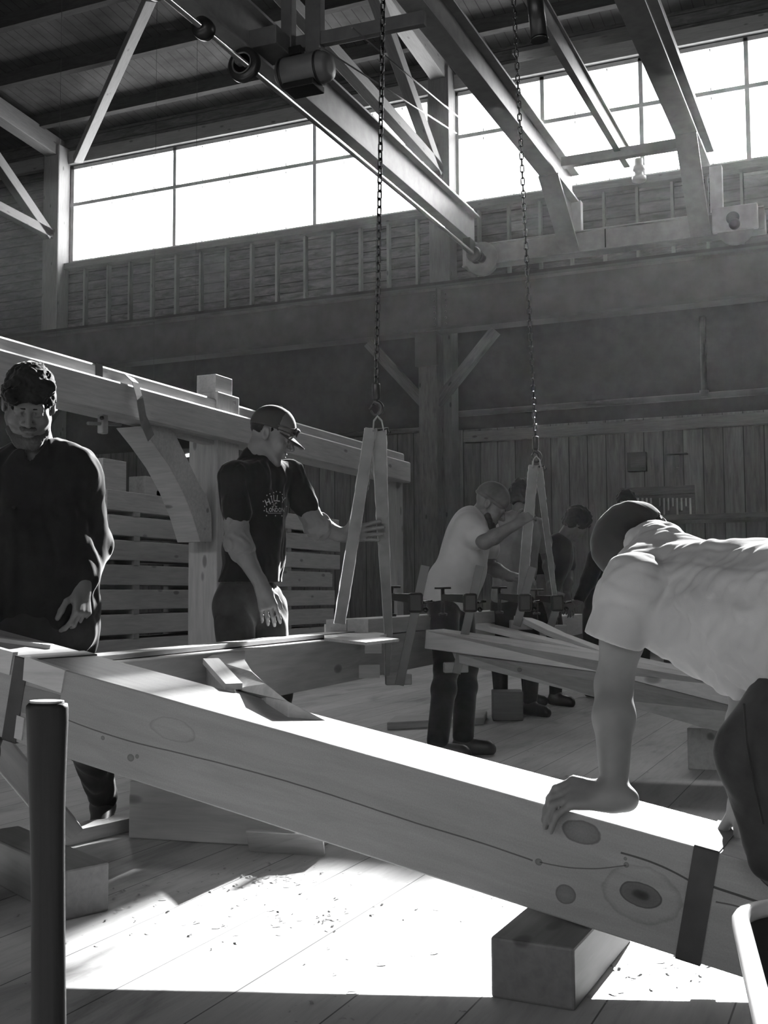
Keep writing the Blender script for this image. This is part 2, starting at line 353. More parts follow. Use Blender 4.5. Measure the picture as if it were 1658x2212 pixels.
# runway girder and its rail
YG = 19.2
struct(G().box(((X0 + X1) / 2, YG + .02, 6.1), (X1 - X0, .03, .8)).box(((X0 + X1) / 2, YG + .02, 6.48), (X1 - X0, .4, .05)).box(((X0 + X1) / 2, YG + .02, 5.7), (X1 - X0, .4, .05))
       .box((-7.2, YG - .0, 6.09), (.03, .38, .74)).box((1.6, YG, 6.09), (.03, .38, .74)).build('runway_girder', MW['girder']))
g = G()
for x in (-7.31, -7.09):
    for k in range(6): g.lathe([(.02, 0), (.02, .02), (.008, .03)], (x, YG - .0, 5.82 + k * .11), (0, -1, 0), 8)
struct(g.build('girder_rivets', MW['girder']))
struct(G().box(((X0 + X1) / 2, YG, 6.55), (X1 - X0, .09, .1)).build('runway_rail', MW['dark']))
for cx in (-16.65, -7.43, 2.4):
    struct(G().box((cx, YG + .1, 2.83), (.36, .36, 5.66)).build('runway_column', MW['old' if cx < -10 else 'panel'], bevel=.01))
    for sgn in (-1, 1):
        struct(G().beam((cx + sgn * .1, YG + .1, 4.35), (cx + sgn * 1.25, YG + .1, 5.62), .16, .18).build('runway_brace', MW['old' if sgn < 0 else 'panel']))
    struct(G().box((cx - .0, YG - .12, 5.35), (.42, .1, .62)).build('bearing_plate', MW['girder']))
# pipes on the wall
g = G(); g.tube([(-7.2, YW - .07, 4.30), (X1, YW - .07, 4.32)], .06)
xv = WY(1515, 760, YW - .25)[0]
g.tube([(xv, YW - .07, 4.32), (xv, YW - .07, 5.7)], .05); g.lathe([(.08, 0), (.08, .12)], (xv, YW - .07, 4.28), (0, 0, 1), 12)
tag(g.build('wall_pipe', MW['girder']), 'long horizontal pipe along the far wall below the runway girder with a riser', 'pipe')
g = G(); g.tube([(-12.0, YW - .056, 4.05), (-8.0, YW - .056, 4.05), (-7.85, YW - .056, 4.15), (-7.85, YW - .056, 5.6)], .05)
tag(g.build('conduit_pipe', MW['old']), 'dark bent pipe left of the centre column below the girder', 'pipe')
struct(G().box(((-7.1 + X1) / 2, YW - .08, 3.84), (X1 + 7.1, .14, .2)).build('trim_4', MW['stud'], bevel=.008))

g1_ = G().tube([P(690, 100, 11.0), P(985, 288, 18.6)], .010, 6); struct(g1_.build('stay_wire', MW['wire']))
struct(G().tube([P(760, 60, 12.0), P(1000, 262, 18.6)], .010, 6).build('stay_wire', MW['wire']))
# ================================================================== overhead crane
CR = thing('overhead_crane', 'travelling overhead crane of riveted pale girders running on the wall rail', 'crane', (-4.5, YG, 6.6))
def ibeam(g, x, y0, y1, zb, zt, fw_, tf=.035, tw=.03):
    g.box((x, (y0 + y1) / 2, zb + tf / 2), (fw_, y1 - y0, tf)).box((x, (y0 + y1) / 2, zt - tf / 2), (fw_, y1 - y0, tf)).box((x, (y0 + y1) / 2, (zb + zt) / 2), (tw, y1 - y0, zt - zb - tf)); return g
ibeam(G(), -6.52, -8.5, 19.15, 7.13, 7.72, .24).build('bridge_girder', MW['steel'], CR, .004)
ibeam(G(), -4.705, -8.5, 19.15, 7.68, 8.22, .29).build('bridge_girder', MW['steel'], CR, .004)
ibeam(G(), -2.51, -8.5, 19.15, 8.0, 8.52, .34).build('bridge_girder', MW['steel'], CR, .004)
G().beam((-2.20, -8.5, 8.0), (-2.20, 18.0, 7.84), .12, .10).build('side_channel', MW['steel'], CR, .004)
for x, zb in ((-4.705, 7.68), (-2.51, 8.0)):
    G().beam((x, 17.6, zb), (x, 19.0, 6.80), .33, .05, (0, 1, 1)).build('girder_leg', MW['steel'], CR, .004)
    G().prism([(x - .015, 17.6, zb), (x - .015, 19.0, 6.8), (x - .015, 19.15, 6.8), (x - .015, 19.15, zb)], (.03, 0, 0)).build('gusset_plate', MW['steel'], CR)
for x, zt in ((-6.52, 7.2), (-4.62, 7.7), (-2.25, 7.95)):
    G().box((x, 19.12, (6.95 + zt) / 2), (.2, .16, zt - 6.95)).build('end_post', MW['white'], CR, .004)
G().box((-4.1, YG, 6.96), (5.2, .34, .36)).box((-4.1, YG - .18, 7.14), (5.2, .05, .03)).box((-4.1, YG - .18, 6.78), (5.2, .06, .03)).build('end_truck', MW['steel'], CR, .01)
G().box((-4.1, YG - .176, 6.96), (.02, .02, .34)).build('splice_plate', MW['dark'], CR)
for x in (-6.30, -1.95):
    w_ = G().lathe([(.10, -.06), (.30, -.06), (.30, -.045), (.26, -.035), (.26, .045), (.30, .055), (.10, .055)], (x, YG - .22, 6.86), (0, 1, 0), 32).build('wheel', MW['steel'], CR)
    G().lathe([(.09, 0), (.09, .10), (.05, .12)], (x, YG - .29, 6.86), (0, -1, 0), 16).build('wheel_hub', MW['dark'], w_)
G().box((-1.95, YG - .26, 6.98), (.72, .1, .42)).build('wheel_housing', MW['white'], CR, .02)
G().lathe([(.11, 0), (.10, .03), (.05, .04)], (-1.98, YG - .31, 6.98), (0, -1, 0), 18).build('housing_opening', MW['black'], CR)
# long drive shaft with couplings, bearing and bracket
G().tube([(-6.39, -8.5, 6.9), (-6.39, 19.15, 6.9)], .035).build('drive_shaft', MW['pipe'], CR)
for y in (9.05, 9.95): G().lathe([(.05, -.09), (.11, -.07), (.12, 0), (.11, .07), (.05, .09)], (-6.39, y, 6.9), (0, 1, 0), 20).build('shaft_coupling', MW['black'], CR)
for y in (18.75, 18.95): G().lathe([(.05, -.07), (.12, -.06), (.14, 0), (.12, .06), (.05, .07)], (-6.39, y, 6.9), (0, 1, 0), 20).build('shaft_coupling', MW['black'], CR)
G().box((-6.42, 18.6, 7.02), (.14, .3, .2)).build('shaft_bearing', MW['black'], CR, .01)
gw = G().lathe([(.05, -.05), (.17, -.05), (.20, -.03), (.20, .03), (.17, .05), (.05, .05)], (-6.45, 10.9, 6.93), (0, 1, 0), 32).build('gear_wheel', MW['black'], CR)
G().lathe([(.13, 0), (.12, .02), (.11, .0)], (-6.45, 10.84, 6.93), (0, -1, 0), 24).lathe([(.05, 0), (.05, .08), (.03, .1)], (-6.45, 10.84, 6.93), (0, -1, 0), 16).build('gear_hub', MW['grey'], gw)
mo = G().lathe([(.03, -.36), (.12, -.35), (.18, -.31), (.19, -.26), (.19, .2), (.175, .25), (.175, .28), (.15, .33), (.06, .335)], (-5.98, 11.5, 7.03), (1, 0, 0), 36).build('motor', MW['grey'], CR)
G().lathe([(.2, -.015), (.2, .015)], (-6.24, 11.5, 7.03), (1, 0, 0), 36).build('motor_flange', MW['dark'], mo)
G().lathe([(.2, -.012), (.2, .012)], (-5.78, 11.5, 7.03), (1, 0, 0), 36).build('motor_flange', MW['dark'], mo)
G().box((-6.0, 11.5, 6.82), (.4, .3, .08)).build('motor_mount', MW['dark'], mo, .01)
G().box((-6.05, 11.42, 7.24), (.16, .12, .1)).build('terminal_box', MW['dark'], mo, .01)
G().box((-6.42, 11.35, 7.34), (.55, .5, .22)).box((-6.2, 11.5, 7.9), (.14, .14, 1.3)).box((-5.9, 11.6, 7.9), (.2, .14, 1.3)).build('motor_bracket', MW['grey'], CR, .012)
G().beam((-6.2, 11.6, 7.43), (-4.5, 11.6, 7.40), .1, .16).build('cross_beam', MW['grey'], CR, .008)
G().box((-3.55, 17.9, 7.96), (2.0, .14, .16)).build('cross_beam', MW['steel'], CR, .008)
for y_ in (15.3, 12.6): G().box((-3.55, y_, 8.62), (2.0, .3, .06)).build('walkway_board', MW['stud'], CR)
ibeam(G(), -3.62, -8.5, 18.6, 7.98, 8.35, .10, .03, .02).build('trolley_beam', MW['steel'], CR)
G().lathe([(.07, 0), (.075, .12), (.1, .13), (.1, .2), (.075, .21), (.075, .3), (.12, .31), (.12, .38)], (-3.5, 19.0, 8.25), (0, .0, -1), 20).build('end_stop', MW['white'], CR)
# hook trolley with the black tube hanging from it
hp = P(1165, 85, 6.6)
PT = thing('pendant_tube', 'black tube with a bright steel ring at its lower end, hanging at the top', 'tube', hp)
top = P(1148, -60, 6.6)
G().tube([hp + (0, 0, .0), top], .05, 24).build('tube_body', MW['black'], PT)
G().lathe([(.05, 0), (.054, .0), (.054, .012), (.05, .012)], hp + (0, 0, -.006), nrm(top - hp), 28).build('end_ring', MW['chain'], PT)

# ================================================================== chains, hooks and slings
def link_mesh(pitch, wire, half):
    pts = []
    for k in range(9): a = math.pi * k / 8; pts.append((half * math.cos(a), 0, pitch / 2 - half + wire + half * math.sin(a)))
    for k in range(9): a = math.pi + math.pi * k / 8; pts.append((half * math.cos(a), 0, -pitch / 2 + half - wire + half * math.sin(a)))
    return G().tube(pts, wire, 8, False, True, True)
def chain(bot, top_, label, pitch=.040):
    bot = np.asarray(bot); top_ = np.asarray(top_); d = nrm(top_ - bot)
    T = thing('hoist_chain', label, 'chain', bot, 'crane hoist chains')
    n = int(np.linalg.norm(top_ - bot) / pitch)
    q = Vector(d).to_track_quat('Z', 'X'); first = None
    for i in range(n):
        if first is None:
            g = link_mesh(pitch, .0042, .0105); o = g.build('link', MW['chain'], T); first = o
            o.data.transform(Matrix.Translation(Vector(bot)))
        else:
            o = first.copy(); COL.objects.link(o); o.parent = T
        o.location = Vector(d * (pitch * (i + .5))); o.rotation_euler = (q @ Matrix.Rotation(math.pi / 2 * (i % 2) + .5, 3, 'Z').to_quaternion()).to_euler()
    return T, d
H1 = P(812, 832, 5.40); H1t = P(828, -60, 5.42)
C1, d1 = chain(H1, H1t, 'dark crane chain over the near sling beside the man in the cap')
H2 = P(1156, 946, 6.85); H2t = P(1107, -40, 6.75)
C2, d2 = chain(H2, H2t, 'pale beaded crane chain on the right over the far sling')
def hook(T, p, s, lean):
    p = np.asarray(p)
    G().lathe([(.006, .012), (.018, .008), (.020, -.0), (.019, -.065), (.014, -.075)], p, (0, 0, 1), 18).build('hook_collar', MW['black'], T)
    c = p + np.array((0, 0, -.115)); r = nrm((RI[0], RI[1], 0)); pts = []; rad = []
    for k in range(15):
        a = math.radians(100 - k * 19); pts.append(c + r * .026 * math.cos(a) + np.array((0, 0, 1)) * .03 * math.sin(a)); rad.append(.012 if k < 3 else .013 + .004 * math.sin(min(1, (k - 2) / 8) * math.pi) - .0006 * k)
    G().tube([p + (0, 0, -.07)] + pts, [.012] + rad, 12).build('hook', MW['black'], T)
    G().tube([c + r * -.008 + np.array((0, 0, .03)), c + r * -.034 + np.array((0, 0, .0))], .004, 8).build('hook_latch', MW['chain'], T)
hook(C1, H1, 1, 0); hook(C2, H2, 1, 0)
CAMX = np.array((RI[0], RI[1], 0)); FWD = FH.copy()
FRAY = bpy.data.materials.new('frayed fibres'); FRAY.use_nodes = True; nt = FRAY.node_tree
for n in list(nt.nodes): nt.nodes.remove(n)
out = nn(nt, 'ShaderNodeOutputMaterial'); tl = nn(nt, 'ShaderNodeBsdfTranslucent'); tl.inputs[0].default_value = (.75, .75, .75, 1); df = nn(nt, 'ShaderNodeBsdfDiffuse'); df.inputs[0].default_value = (.5, .5, .5, 1)
mx = nn(nt, 'ShaderNodeMixShader'); mx.inputs[0].default_value = .3; nt.links.new(tl.outputs[0], mx.inputs[1]); nt.links.new(df.outputs[0], mx.inputs[2]); nt.links.new(mx.outputs[0], out.inputs[0])
def sling(label, eye, legs, group='lifting slings'):
    T = thing('lifting_sling', label, 'sling', eye, group)
    for pts, wd, tw in legs:
        pts = [np.asarray(p) for p in pts]; n = 40; P_ = []; side = []; W_ = []
        for i in range(n):
            t = i / (n - 1) * (len(pts) - 1); k = min(int(t), len(pts) - 2); u = t - k
            P_.append(pts[k] * (1 - u) + pts[k + 1] * u); v = i / (n - 1)
            a = tw[0] * (1 - v) + tw[1] * v; side.append(CAMX * math.cos(a) + FWD * math.sin(a))
            W_.append((wd[0] * (1 - v) + wd[1] * v) * (1 + random.uniform(-.035, .035)))
        lg = G().strip(P_, side, .006, W_).build('sling_leg', MW['web'], T)
        for sg in (-1, 1):
            q_ = [p + nrm(s_) * sg * (w_ / 2 + .0012) + nrm(s_) * random.uniform(-.0012, .0012) for p, s_, w_ in zip(P_, side, W_)]
            G().strip(q_, side, .0012, [random.uniform(.003, .0075) for _ in q_]).build('frayed_edge', FRAY, lg)
    e = np.asarray(eye)
    G().strip([e + CAMX * x + np.array((0, 0, z)) for x, z in ((-.022, -.06), (-.018, -.01), (0, .012), (.02, -.01), (.03, -.06))], [FWD] * 5, .006, .045).build('sling_eye', MW['web'], T)
    G().tube([e + CAMX * .0 + np.array((0, 0, -.055)), e + CAMX * .05 + np.array((0, 0, -.045)), e + CAMX * .058 + np.array((0, 0, -.065)), e + CAMX * .045 + np.array((0, 0, -.08))], .005, 8).build('shackle', MW['chain'], T)
    return T
sling('pale web sling on the near chain hanging beside the man in the cap', P(815, 905, 5.40),
      [([P(800, 925, 5.40), P(768, 1130, 5.36), P(733, 1347, 5.33)], (.052, .050), (.1, .0)),
       ([P(806, 925, 5.42), P(798, 1000, 5.42), P(792, 1060, 5.41)], (.03, .012), (.5, .9)),
       ([P(818, 925, 5.41), P(826, 1130, 5.45), P(838, 1362, 5.50), P(836, 1460, 5.52)], (.066, .036), (.0, .95))])
sling('web sling on the far chain held by the man in the knit cap', P(1157, 990, 6.85),
      [([P(1152, 1005, 6.85), P(1142, 1110, 6.75), P(1126, 1298, 6.62)], (.055, .052), (.0, .1)),
       ([P(1162, 1005, 6.85), P(1178, 1130, 6.95), P(1198, 1292, 7.05)], (.045, .032), (.2, .6))])

# ================================================================== timber frame being assembled
def ringband(g, c, d, side, up, W, H, wd, t=.003):
    c = np.asarray(c)
    for a, b, ww in ((side, up, H), (up, side, W)):
        for sg in (-1, 1):
            p = c + a * sg * ((W if a is side else H) / 2 + t / 2)
            g.beam(p - d * wd / 2, p + d * wd / 2, *((t, H + 2 * t) if a is side else (W + 2 * t, t)), up)
    return g
TA, TB = P(155, 1452, 3.165), P(1300, 1772, 2.515)
dB = nrm(TB - TA); sB = nrm(np.cross(dB, (0, 0, 1))); uB = np.cross(sB, dB)
BW, BH = .285, .236
B0 = TA - dB * .62 - sB * BW / 2 - uB * BH / 2; B1 = TB + dB * .85 - sB * BW / 2 - uB * BH / 2; BL = np.linalg.norm(B1 - B0)
def uv(px, py):
    n = sB; d = ray(px, py); p = CC + d * (((B0 + sB * BW / 2 - CC) @ n) / (d @ n)); q = p - B0; return q @ dB, q @ uB
m, nt, b = mat_base('sawn beam timber', .45, .35)
at = nn(nt, 'ShaderNodeAttribute', attribute_name='gc').outputs['Vector']; sx = nn(nt, 'ShaderNodeSeparateXYZ'); nt.links.new(at, sx.inputs[0])
U_, SD_, V_ = sx.outputs
g1 = noise(nt, coords(nt, True, (1.0, 9, 9)), 3.2, 5, .6, .5); fine = noise(nt, at, 260, 3)
near = math_n(nt, 'GREATER_THAN', SD_, BW / 2 - .01)
c = ramp(nt, g1, [(.25, .23), (.6, .295), (.85, .34)]); c = mul(nt, c, ramp(nt, fine, [(.3, .9), (.7, 1.05)]))
wob = math_n(nt, 'MULTIPLY', math_n(nt, 'SUBTRACT', noise(nt, at, 22, 3), .5), .35)
def knotmask(ks):
    best = None
    for (px, py, a, bb) in ks:
        u0, v0 = uv(px, py)
        du = math_n(nt, 'DIVIDE', math_n(nt, 'SUBTRACT', U_, u0), a); dv = math_n(nt, 'DIVIDE', math_n(nt, 'SUBTRACT', V_, v0), bb)
        d2 = math_n(nt, 'SQRT', math_n(nt, 'ADD', math_n(nt, 'MULTIPLY', du, du), math_n(nt, 'MULTIPLY', dv, dv)))
        best = d2 if best is None else math_n(nt, 'MINIMUM', best, d2)
    return math_n(nt, 'ADD', best, wob)
def onface(col):
    n = nn(nt, 'ShaderNodeMix', data_type='RGBA'); nt.links.new(near, n.inputs[0]); n.inputs[6].default_value = (1, 1, 1, 1); nt.links.new(col, n.inputs[7]); return n.outputs[2]
k1 = knotmask([(1255, 1798, .045, .026), (1221, 1932, .024, .021), (1163, 1862, .009, .008), (1352, 1868, .006, .006), (1350, 1855, .004, .004), (282, 1637, .012, .010), (296, 1634, .006, .006), (222, 1594, .007, .006)])
c = mul(nt, c, onface(ramp(nt, k1, [(.0, .62), (.8, .5), (.92, .36), (1.08, .72), (1.35, 1.0)])))
k2 = knotmask([(1384, 1933, .046, .026)])
c = mul(nt, c, onface(ramp(nt, k2, [(.0, .04), (.28, .12), (.45, .34), (.85, .4), (.95, .2), (1.06, .75), (1.3, .98)])))
k3 = knotmask([(372, 1576, .078, .030), (1384, 1933, .088, .062)])
c = mul(nt, c, onface(ramp(nt, k3, [(.82, 1.0), (.95, .78), (1.05, 1.0)])))
def crack(pts, wdt, dark):
    q = [uv(*p) for p in pts]; us = [a for a, _ in q]; u0, u1 = min(us), max(us)
    fc = nn(nt, 'ShaderNodeFloatCurve'); cv = fc.mapping.curves[0]
    ptsn = [((a - u0) / (u1 - u0), (v + BH / 2) / BH) for a, v in q]
    while len(cv.points) < len(ptsn): cv.points.new(.5, .5)
    for p_, l in zip(cv.points, ptsn): p_.location = l; p_.handle_type = 'AUTO'
    fc.mapping.update()
    t = math_n(nt, 'DIVIDE', math_n(nt, 'SUBTRACT', U_, u0), u1 - u0); nt.links.new(t, fc.inputs['Value'])
    vv = math_n(nt, 'DIVIDE', math_n(nt, 'ADD', math_n(nt, 'ADD', V_, math_n(nt, 'MULTIPLY', wob, .004)), BH / 2), BH)
    dd = math_n(nt, 'ABSOLUTE', math_n(nt, 'SUBTRACT', vv, fc.outputs[0]))
    inr = math_n(nt, 'MULTIPLY', math_n(nt, 'GREATER_THAN', t, 0.0), math_n(nt, 'LESS_THAN', t, 1.0))
    mk = math_n(nt, 'MULTIPLY', math_n(nt, 'MULTIPLY', math_n(nt, 'LESS_THAN', dd, wdt), inr), near)
    return ramp(nt, mk, [(0, 1.0), (1, dark)])
c = mul(nt, c, crack([(120, 1545), (260, 1595), (400, 1630), (500, 1655), (660, 1700), (829, 1755), (905, 1780), (1030, 1818), (1150, 1859)], .0075, .3))
c = mul(nt, c, crack([(1165, 1862), (1255, 1876), (1352, 1869)], .006, .35))
c = mul(nt, c, crack([(1340, 1842), (1420, 1868), (1490, 1903)], .009, .2))
c = mul(nt, c, crack([(1540, 1916), (1600, 1936), (1680, 1962)], .011, .18))
c = mul(nt, c, crack([(1545, 1948), (1600, 1960), (1680, 1985)], .007, .3))
nt.links.new(c, b.inputs['Base Color']); bump(nt, b, g1, .12, .004)
FR = thing('timber_frame', 'heavy timber frame lying on crib blocks, its long beam crossing the foreground', 'timber frame', (TA[0], TA[1], 0))
G().beam(B0, B1, BW, BH, (0, 0, 1), off=0).build('rafter_beam', m, FR, .004)
# tie beam running away from the left joint
A0, A1 = FL(265, 1431, .665), FL(775, 1377, .665); dT = nrm(A1 - A0); sT = nrm(np.cross(dT, (0, 0, 1)))  # sT to the right (near side)
def tie(px0, px1, w_, h_, ztop, inset=0.0, n='tie_beam', mat='timber', z1=None, bev=.004):
    def at(px):
        lo, hi = -3., 9.
        for _ in range(50):
            mid = (lo + hi) / 2; p = A0 + dT * mid - CC
            x = 829 + F_PX * (p @ RI) / (p @ FW)
            if x < px: lo = mid
            else: hi = mid
        return A0 + dT * lo
    a, b_ = at(px0), at(px1); off = -sT * (w_ / 2 + inset); z1 = ztop if z1 is None else z1
    a = a * (1, 1, 0) + off + np.array((0, 0, ztop - h_ / 2)); b_ = b_ * (1, 1, 0) + off + np.array((0, 0, z1 - h_ / 2))
    return G().beam(a, b_, w_, h_).build(n, MW[mat], FR, bev), a, b_
tie(195, 780, .19, .205, .665)
tie(783, 1300, .19, .205, .662, .012)
tie(800, 1187, .115, .085, .752, .012, 'splice_board', 'new')
tie(800, 1180, .115, .085, .748, .128, 'splice_board', 'new')
tie(108, 800, .105, .018, .684, .084, 'cover_board', 'new', .690, .002)
for (x0, y0, x1, y1) in ((788, 1383, 824, 1411), (775, 1436, 820, 1464), (660, 1466, 690, 1470)):
    a = (P((x0 + x1) / 2, (y0 + y1) / 2, 5.46)); G().box(a, ((x1 - x0) / 450, .04, (y1 - y0) / 450), YAW).build('scarf_wedge', MW['new'], FR)
# splintered scarf end lying over the joint
zz = .672; poly = [FL(700, 1352, zz), FL(765, 1352, zz), FL(772, 1366, zz), FL(838, 1374, zz), FL(818, 1380, zz), FL(862, 1386, zz), FL(790, 1394, zz), FL(700, 1384, zz)]
G().prism(poly, (0, 0, .012)).build('splintered_end', MW['new'], FR)
# curved brace with its bright flat top
brz = lambda px, py: P(px, py, np.interp(py, [1403, 1410, 1505, 1556], [4.35, 4.30, 3.02, 2.90]))
def onbeam(px, py):   # point on the rafter's top plane
    n = uB; d = ray(px, py); return CC + d * (((TA - CC) @ n) / (d @ n))
ta, tb = FL(437, 1411, .66), FL(530, 1404, .66); ra, rb = onbeam(515, 1503), onbeam(700, 1556)
inner = bez(ta, ta * .6 + ra * .4, ta * .3 + ra * .7, ra, 8)
oc = [FL(529, 1425, .655), FL(545, 1450, .645), FL(575, 1478, .625), FL(622, 1515, .59)]
outer = [rb, oc[3], oc[2], oc[1], oc[0], tb]
G().prism([p + (0, 0, 0) for p in inner + outer], (0, 0, -.16)).build('curved_brace', MW['timber'], FR, .003)
G().beam(FL(455, 1428, .668) , onbeam(505, 1492) + (0, 0, .012), .05, .018).build('brace_shim', MW['new'], FR)
# joint at the left end: pale end grain of the tie, pegs
def onface_p(px, py, out=.004):
    n = sB; d = ray(px, py); return CC + d * (((B0 + sB * (BW / 2 + out) - CC) @ n) / (d @ n))
for q in (((53, 1418), (140, 1448), (131, 1497), (49, 1469)), ((-40, 1390), (28, 1409), (20, 1458), (-40, 1440)), ((36, 1545), (52, 1551), (46, 1600), (30, 1594))):
    G().prism([onface_p(*p) for p in q], -sB * .02).build('joint_end_grain', MW['new'], FR)
G().prism([onface_p(*p, .0015) for p in ((44, 1478), (130, 1502), (120, 1560), (36, 1536))], -sB * .02).build('joint_dark_piece', MW['block'], FR)  # darker timber piece in the joint face
e0 = onbeam(-40, 1372); G().beam(onbeam(-60, 1374) + (0, 0, .002), onbeam(112, 1398) + (0, 0, .002), .08, .012).build('joint_cap', MW['new'], FR)
# second rafter behind
pv = nrm(np.array(dB) * (1, 1, 0)); pa = np.array((-pv[1], pv[0], 0)); pa = pa if pa @ FH > 0 else -pa
G().prism([P(919, 1361, 6.1), P(1300, 1413, 5.7), P(1660, 1490, 5.2), P(1660, 1545, 5.2), P(1300, 1453, 5.7), P(916, 1401, 6.1)], pa * .24).build('rafter_beam', MW['timber'], FR, .004)
G().prism([P(975, 1408, 6.08), P(1300, 1453, 5.72), P(1660, 1545, 5.22), P(1660, 1612, 5.22), P(1290, 1507, 5.74), P(985, 1431, 6.07)], pa * .22).build('rafter_haunch', MW['dim'], FR, .003)
G().lathe([(.012, 0), (.012, .006)], P(1122, 1447, 5.86), -pa, 14).build('peg', MW['old'], FR)
G().beam(P(1040, 1352, 6.35), P(1312, 1418, 5.86), .12, .03).build('brace_board', MW['new'], FR)
G().strip([P(1128, 1338, 6.6), P(1150, 1345, 6.5), P(1200, 1370, 6.3), P(1268, 1396, 6.05), P(1345, 1428, 5.85)], np.array(pa), .03, [.12, .13, .13, .13, .12]).build('brace_board', MW['new'], FR)
# lashing straps round the beam
def strap(px, py, label, wd=.052, mat='darkweb'):
    u0, _ = uv(px, py); c_ = B0 + dB * u0; o = ringband(G(), c_, dB, sB, uB, BW + .001, BH + .001, wd).build('lashing_strap', MW[mat]); return tag(o, label, 'strap', 'straps round the frame')
strap(1507, 1945, 'dark webbing strap wrapped round the near beam at the kneeling man\'s side')
strap(36, 1500, 'dark webbing strap wrapped round the left joint of the near beam')
# bar clamps gripping the splice
def clamp(bt, bb, head, arm, foot, Z, label):
    T = thing('bar_clamp', label, 'clamp', P(*head, Z), 'bar clamps on the tie beam')
    ax = nrm(P(*bt, Z) - P(*bb, Z))
    G().beam(P(*bb, Z - .03), P(*bt, Z - .03), .045, .016, FH).build('clamp_bar', MW['grey'], T, .002)
    h = P(*head, Z - .03); G().box(h, (.075, .05, .10), YAW).build('sliding_head', MW['dark'], T, .012)
    a = P(*arm, Z + .12); G().beam(h + (0, 0, .02), a, .028, .05, w2=.02, h2=.035).build('upper_jaw', MW['dark'], T, .004)
    G().tube([a + (0, 0, .05), a + (0, 0, -.085)], .011, 10).lathe([(.011, 0), (.024, -.004), (.022, -.016)], a + (0, 0, -.085), (0, 0, 1), 14).build('clamp_screw', MW['black'], T)
    G().tube([a + (0, 0, .05) - CAMX * .045, a + (0, 0, .05) + CAMX * .045], .006, 8).build('screw_handle', MW['black'], T)
    G().tube([h + CAMX * .03, h + CAMX * .085 + (0, 0, .008)], .007, 8).lathe([(.0, -.014), (.012, -.01), (.014, 0), (.012, .01), (0, .014)], h + CAMX * .05 - FH * .03 + (0, 0, -.035), FH, 12).build('clamp_lever', MW['chain'], T)
    f_ = P(*foot, Z - .02); G().beam(f_ - CAMX * .03, f_ + CAMX * .10 + FH * .02, .04, .055).build('lower_jaw', MW['dim'], T, .006)
clamp((918, 1222), (862, 1480), (897, 1302), (846, 1289), (845, 1468), 5.72, 'bar clamp nearest the near sling, leaning across the tie beam')
clamp((1036, 1222), (985, 1455), (1015, 1302), (956, 1290), (970, 1442), 6.1, 'second bar clamp along the tie beam, below the man in the white tee')
clamp((1150, 1225), (1115, 1352), (1133, 1302), (1078, 1288), (1112, 1350), 6.5, 'third bar clamp along the tie beam, beside the far sling')
clamp((1212, 1280), (1186, 1362), (1203, 1303), (1158, 1292), (1188, 1360), 6.85, 'farthest bar clamp, at the end of the spliced boards')

# ================================================================== standing frame on the left
SX, SQ = -3.18 * 1.5, 1.5
def sq(x, y, z): return (SX - (-3.18 - x) * SQ if False else x * SQ, y * SQ, CAM_Z + (z - CAM_Z) * SQ)
def sbox(c, d): return G().box(sq(*c), tuple(v * SQ for v in d))
SF = thing('standing_frame', 'assembled timber frame standing on the left with a curved brace under its plate', 'timber frame', (SX - .15, 7.86, 0))
sbox((-3.27, 5.45, 1.888), (.14, 4.6, .065)).build('top_rail', MW['timber'], SF, .016, seg=1)
sbox((-3.23, 5.45, 1.775), (.16, 4.6, .155)).build('plate_beam', MW['timber'], SF, .014, seg=1)
G().box((SX - .15, 7.86, 1.252), (.27, .33, 2.505)).build('post', MW['timber'], SF, .008)
sbox((-3.28, 5.24, 2.005), (.12, .17, .11)).build('post_tenon', MW['timber'], SF, .004)
G().box((SX - .15, 11.55, 1.18), (.18, .18, 2.36)).build('post', MW['dim'], SF, .006)
br = lambda x, y: WX(x / 2.763, y / 2.763 + 700, SX - .02)
G().prism([br(*p) for p in ((835, 610), (920, 720), (1010, 850), (1090, 1000), (1150, 1150), (1195, 1300), (1265, 1300), (1262, 1130), (1235, 1030), (1190, 955), (1130, 830), (1050, 665), (1000, 600))], (-.21, 0, 0)).build('curved_brace', MW['timber'], SF, .004)
for p in ((505, 870), (488, 905), (520, 915), (455, 905)): G().lathe([(.016, 0), (.016, .012)], WX(p[0], p[1], SX - .01) + (0, 0, 0), (1, 0, 0), 12).build('peg', MW['dim'], SF)
G().beam(WX(385, 935, SX - .1), WX(470, 958, SX - .1), .1, .06).build('cross_stub', MW['timber'], SF, .004)
st = [WX(276, 810, SX - .02), WX(292, 826, SX + .07), WX(302, 862, SX + .09), WX(309, 905, SX + .07), WX(326, 946, SX + .03)]
pts = []
for a, b_ in zip(st[:-1], st[1:]):
    for k in range(5): pts.append(a * (1 - k / 5) + b_ * k / 5)
tag(G().strip([WX(268, 806, SX - .18)] + pts + [st[-1]], np.array((0, 1., 0)), .004, .075).build('webbing_strap', MW['web']), 'pale webbing strap draped over the plate of the standing frame', 'strap')
for px, cz in ((221, 1.888),):
    yy = WX(px, 812, SX)[1]; o = ringband(G(), sq(-3.27, yy / SQ, 1.888), np.array((0, 1., 0)), np.array((1., 0, 0)), np.array((0, 0, 1.)), .213, .1005, .075).build('lashing_band', MW['black']); tag(o, 'black band round the top rail of the standing frame', 'strap')
K = thing('hanging_clamp', 'small steel clamp hanging under the plate beside the man in the dark shirt', 'clamp', WX(222, 920, SX))
p = WX(222, 915, SX - .06); G().box(p, (.05, .06, .14)).build('clamp_body', MW['steel'], K, .008)
G().tube([p + (0, -.16, -.02), p + (0, .2, .02)], .012, 10).build('clamp_rod', MW['grey'], K)
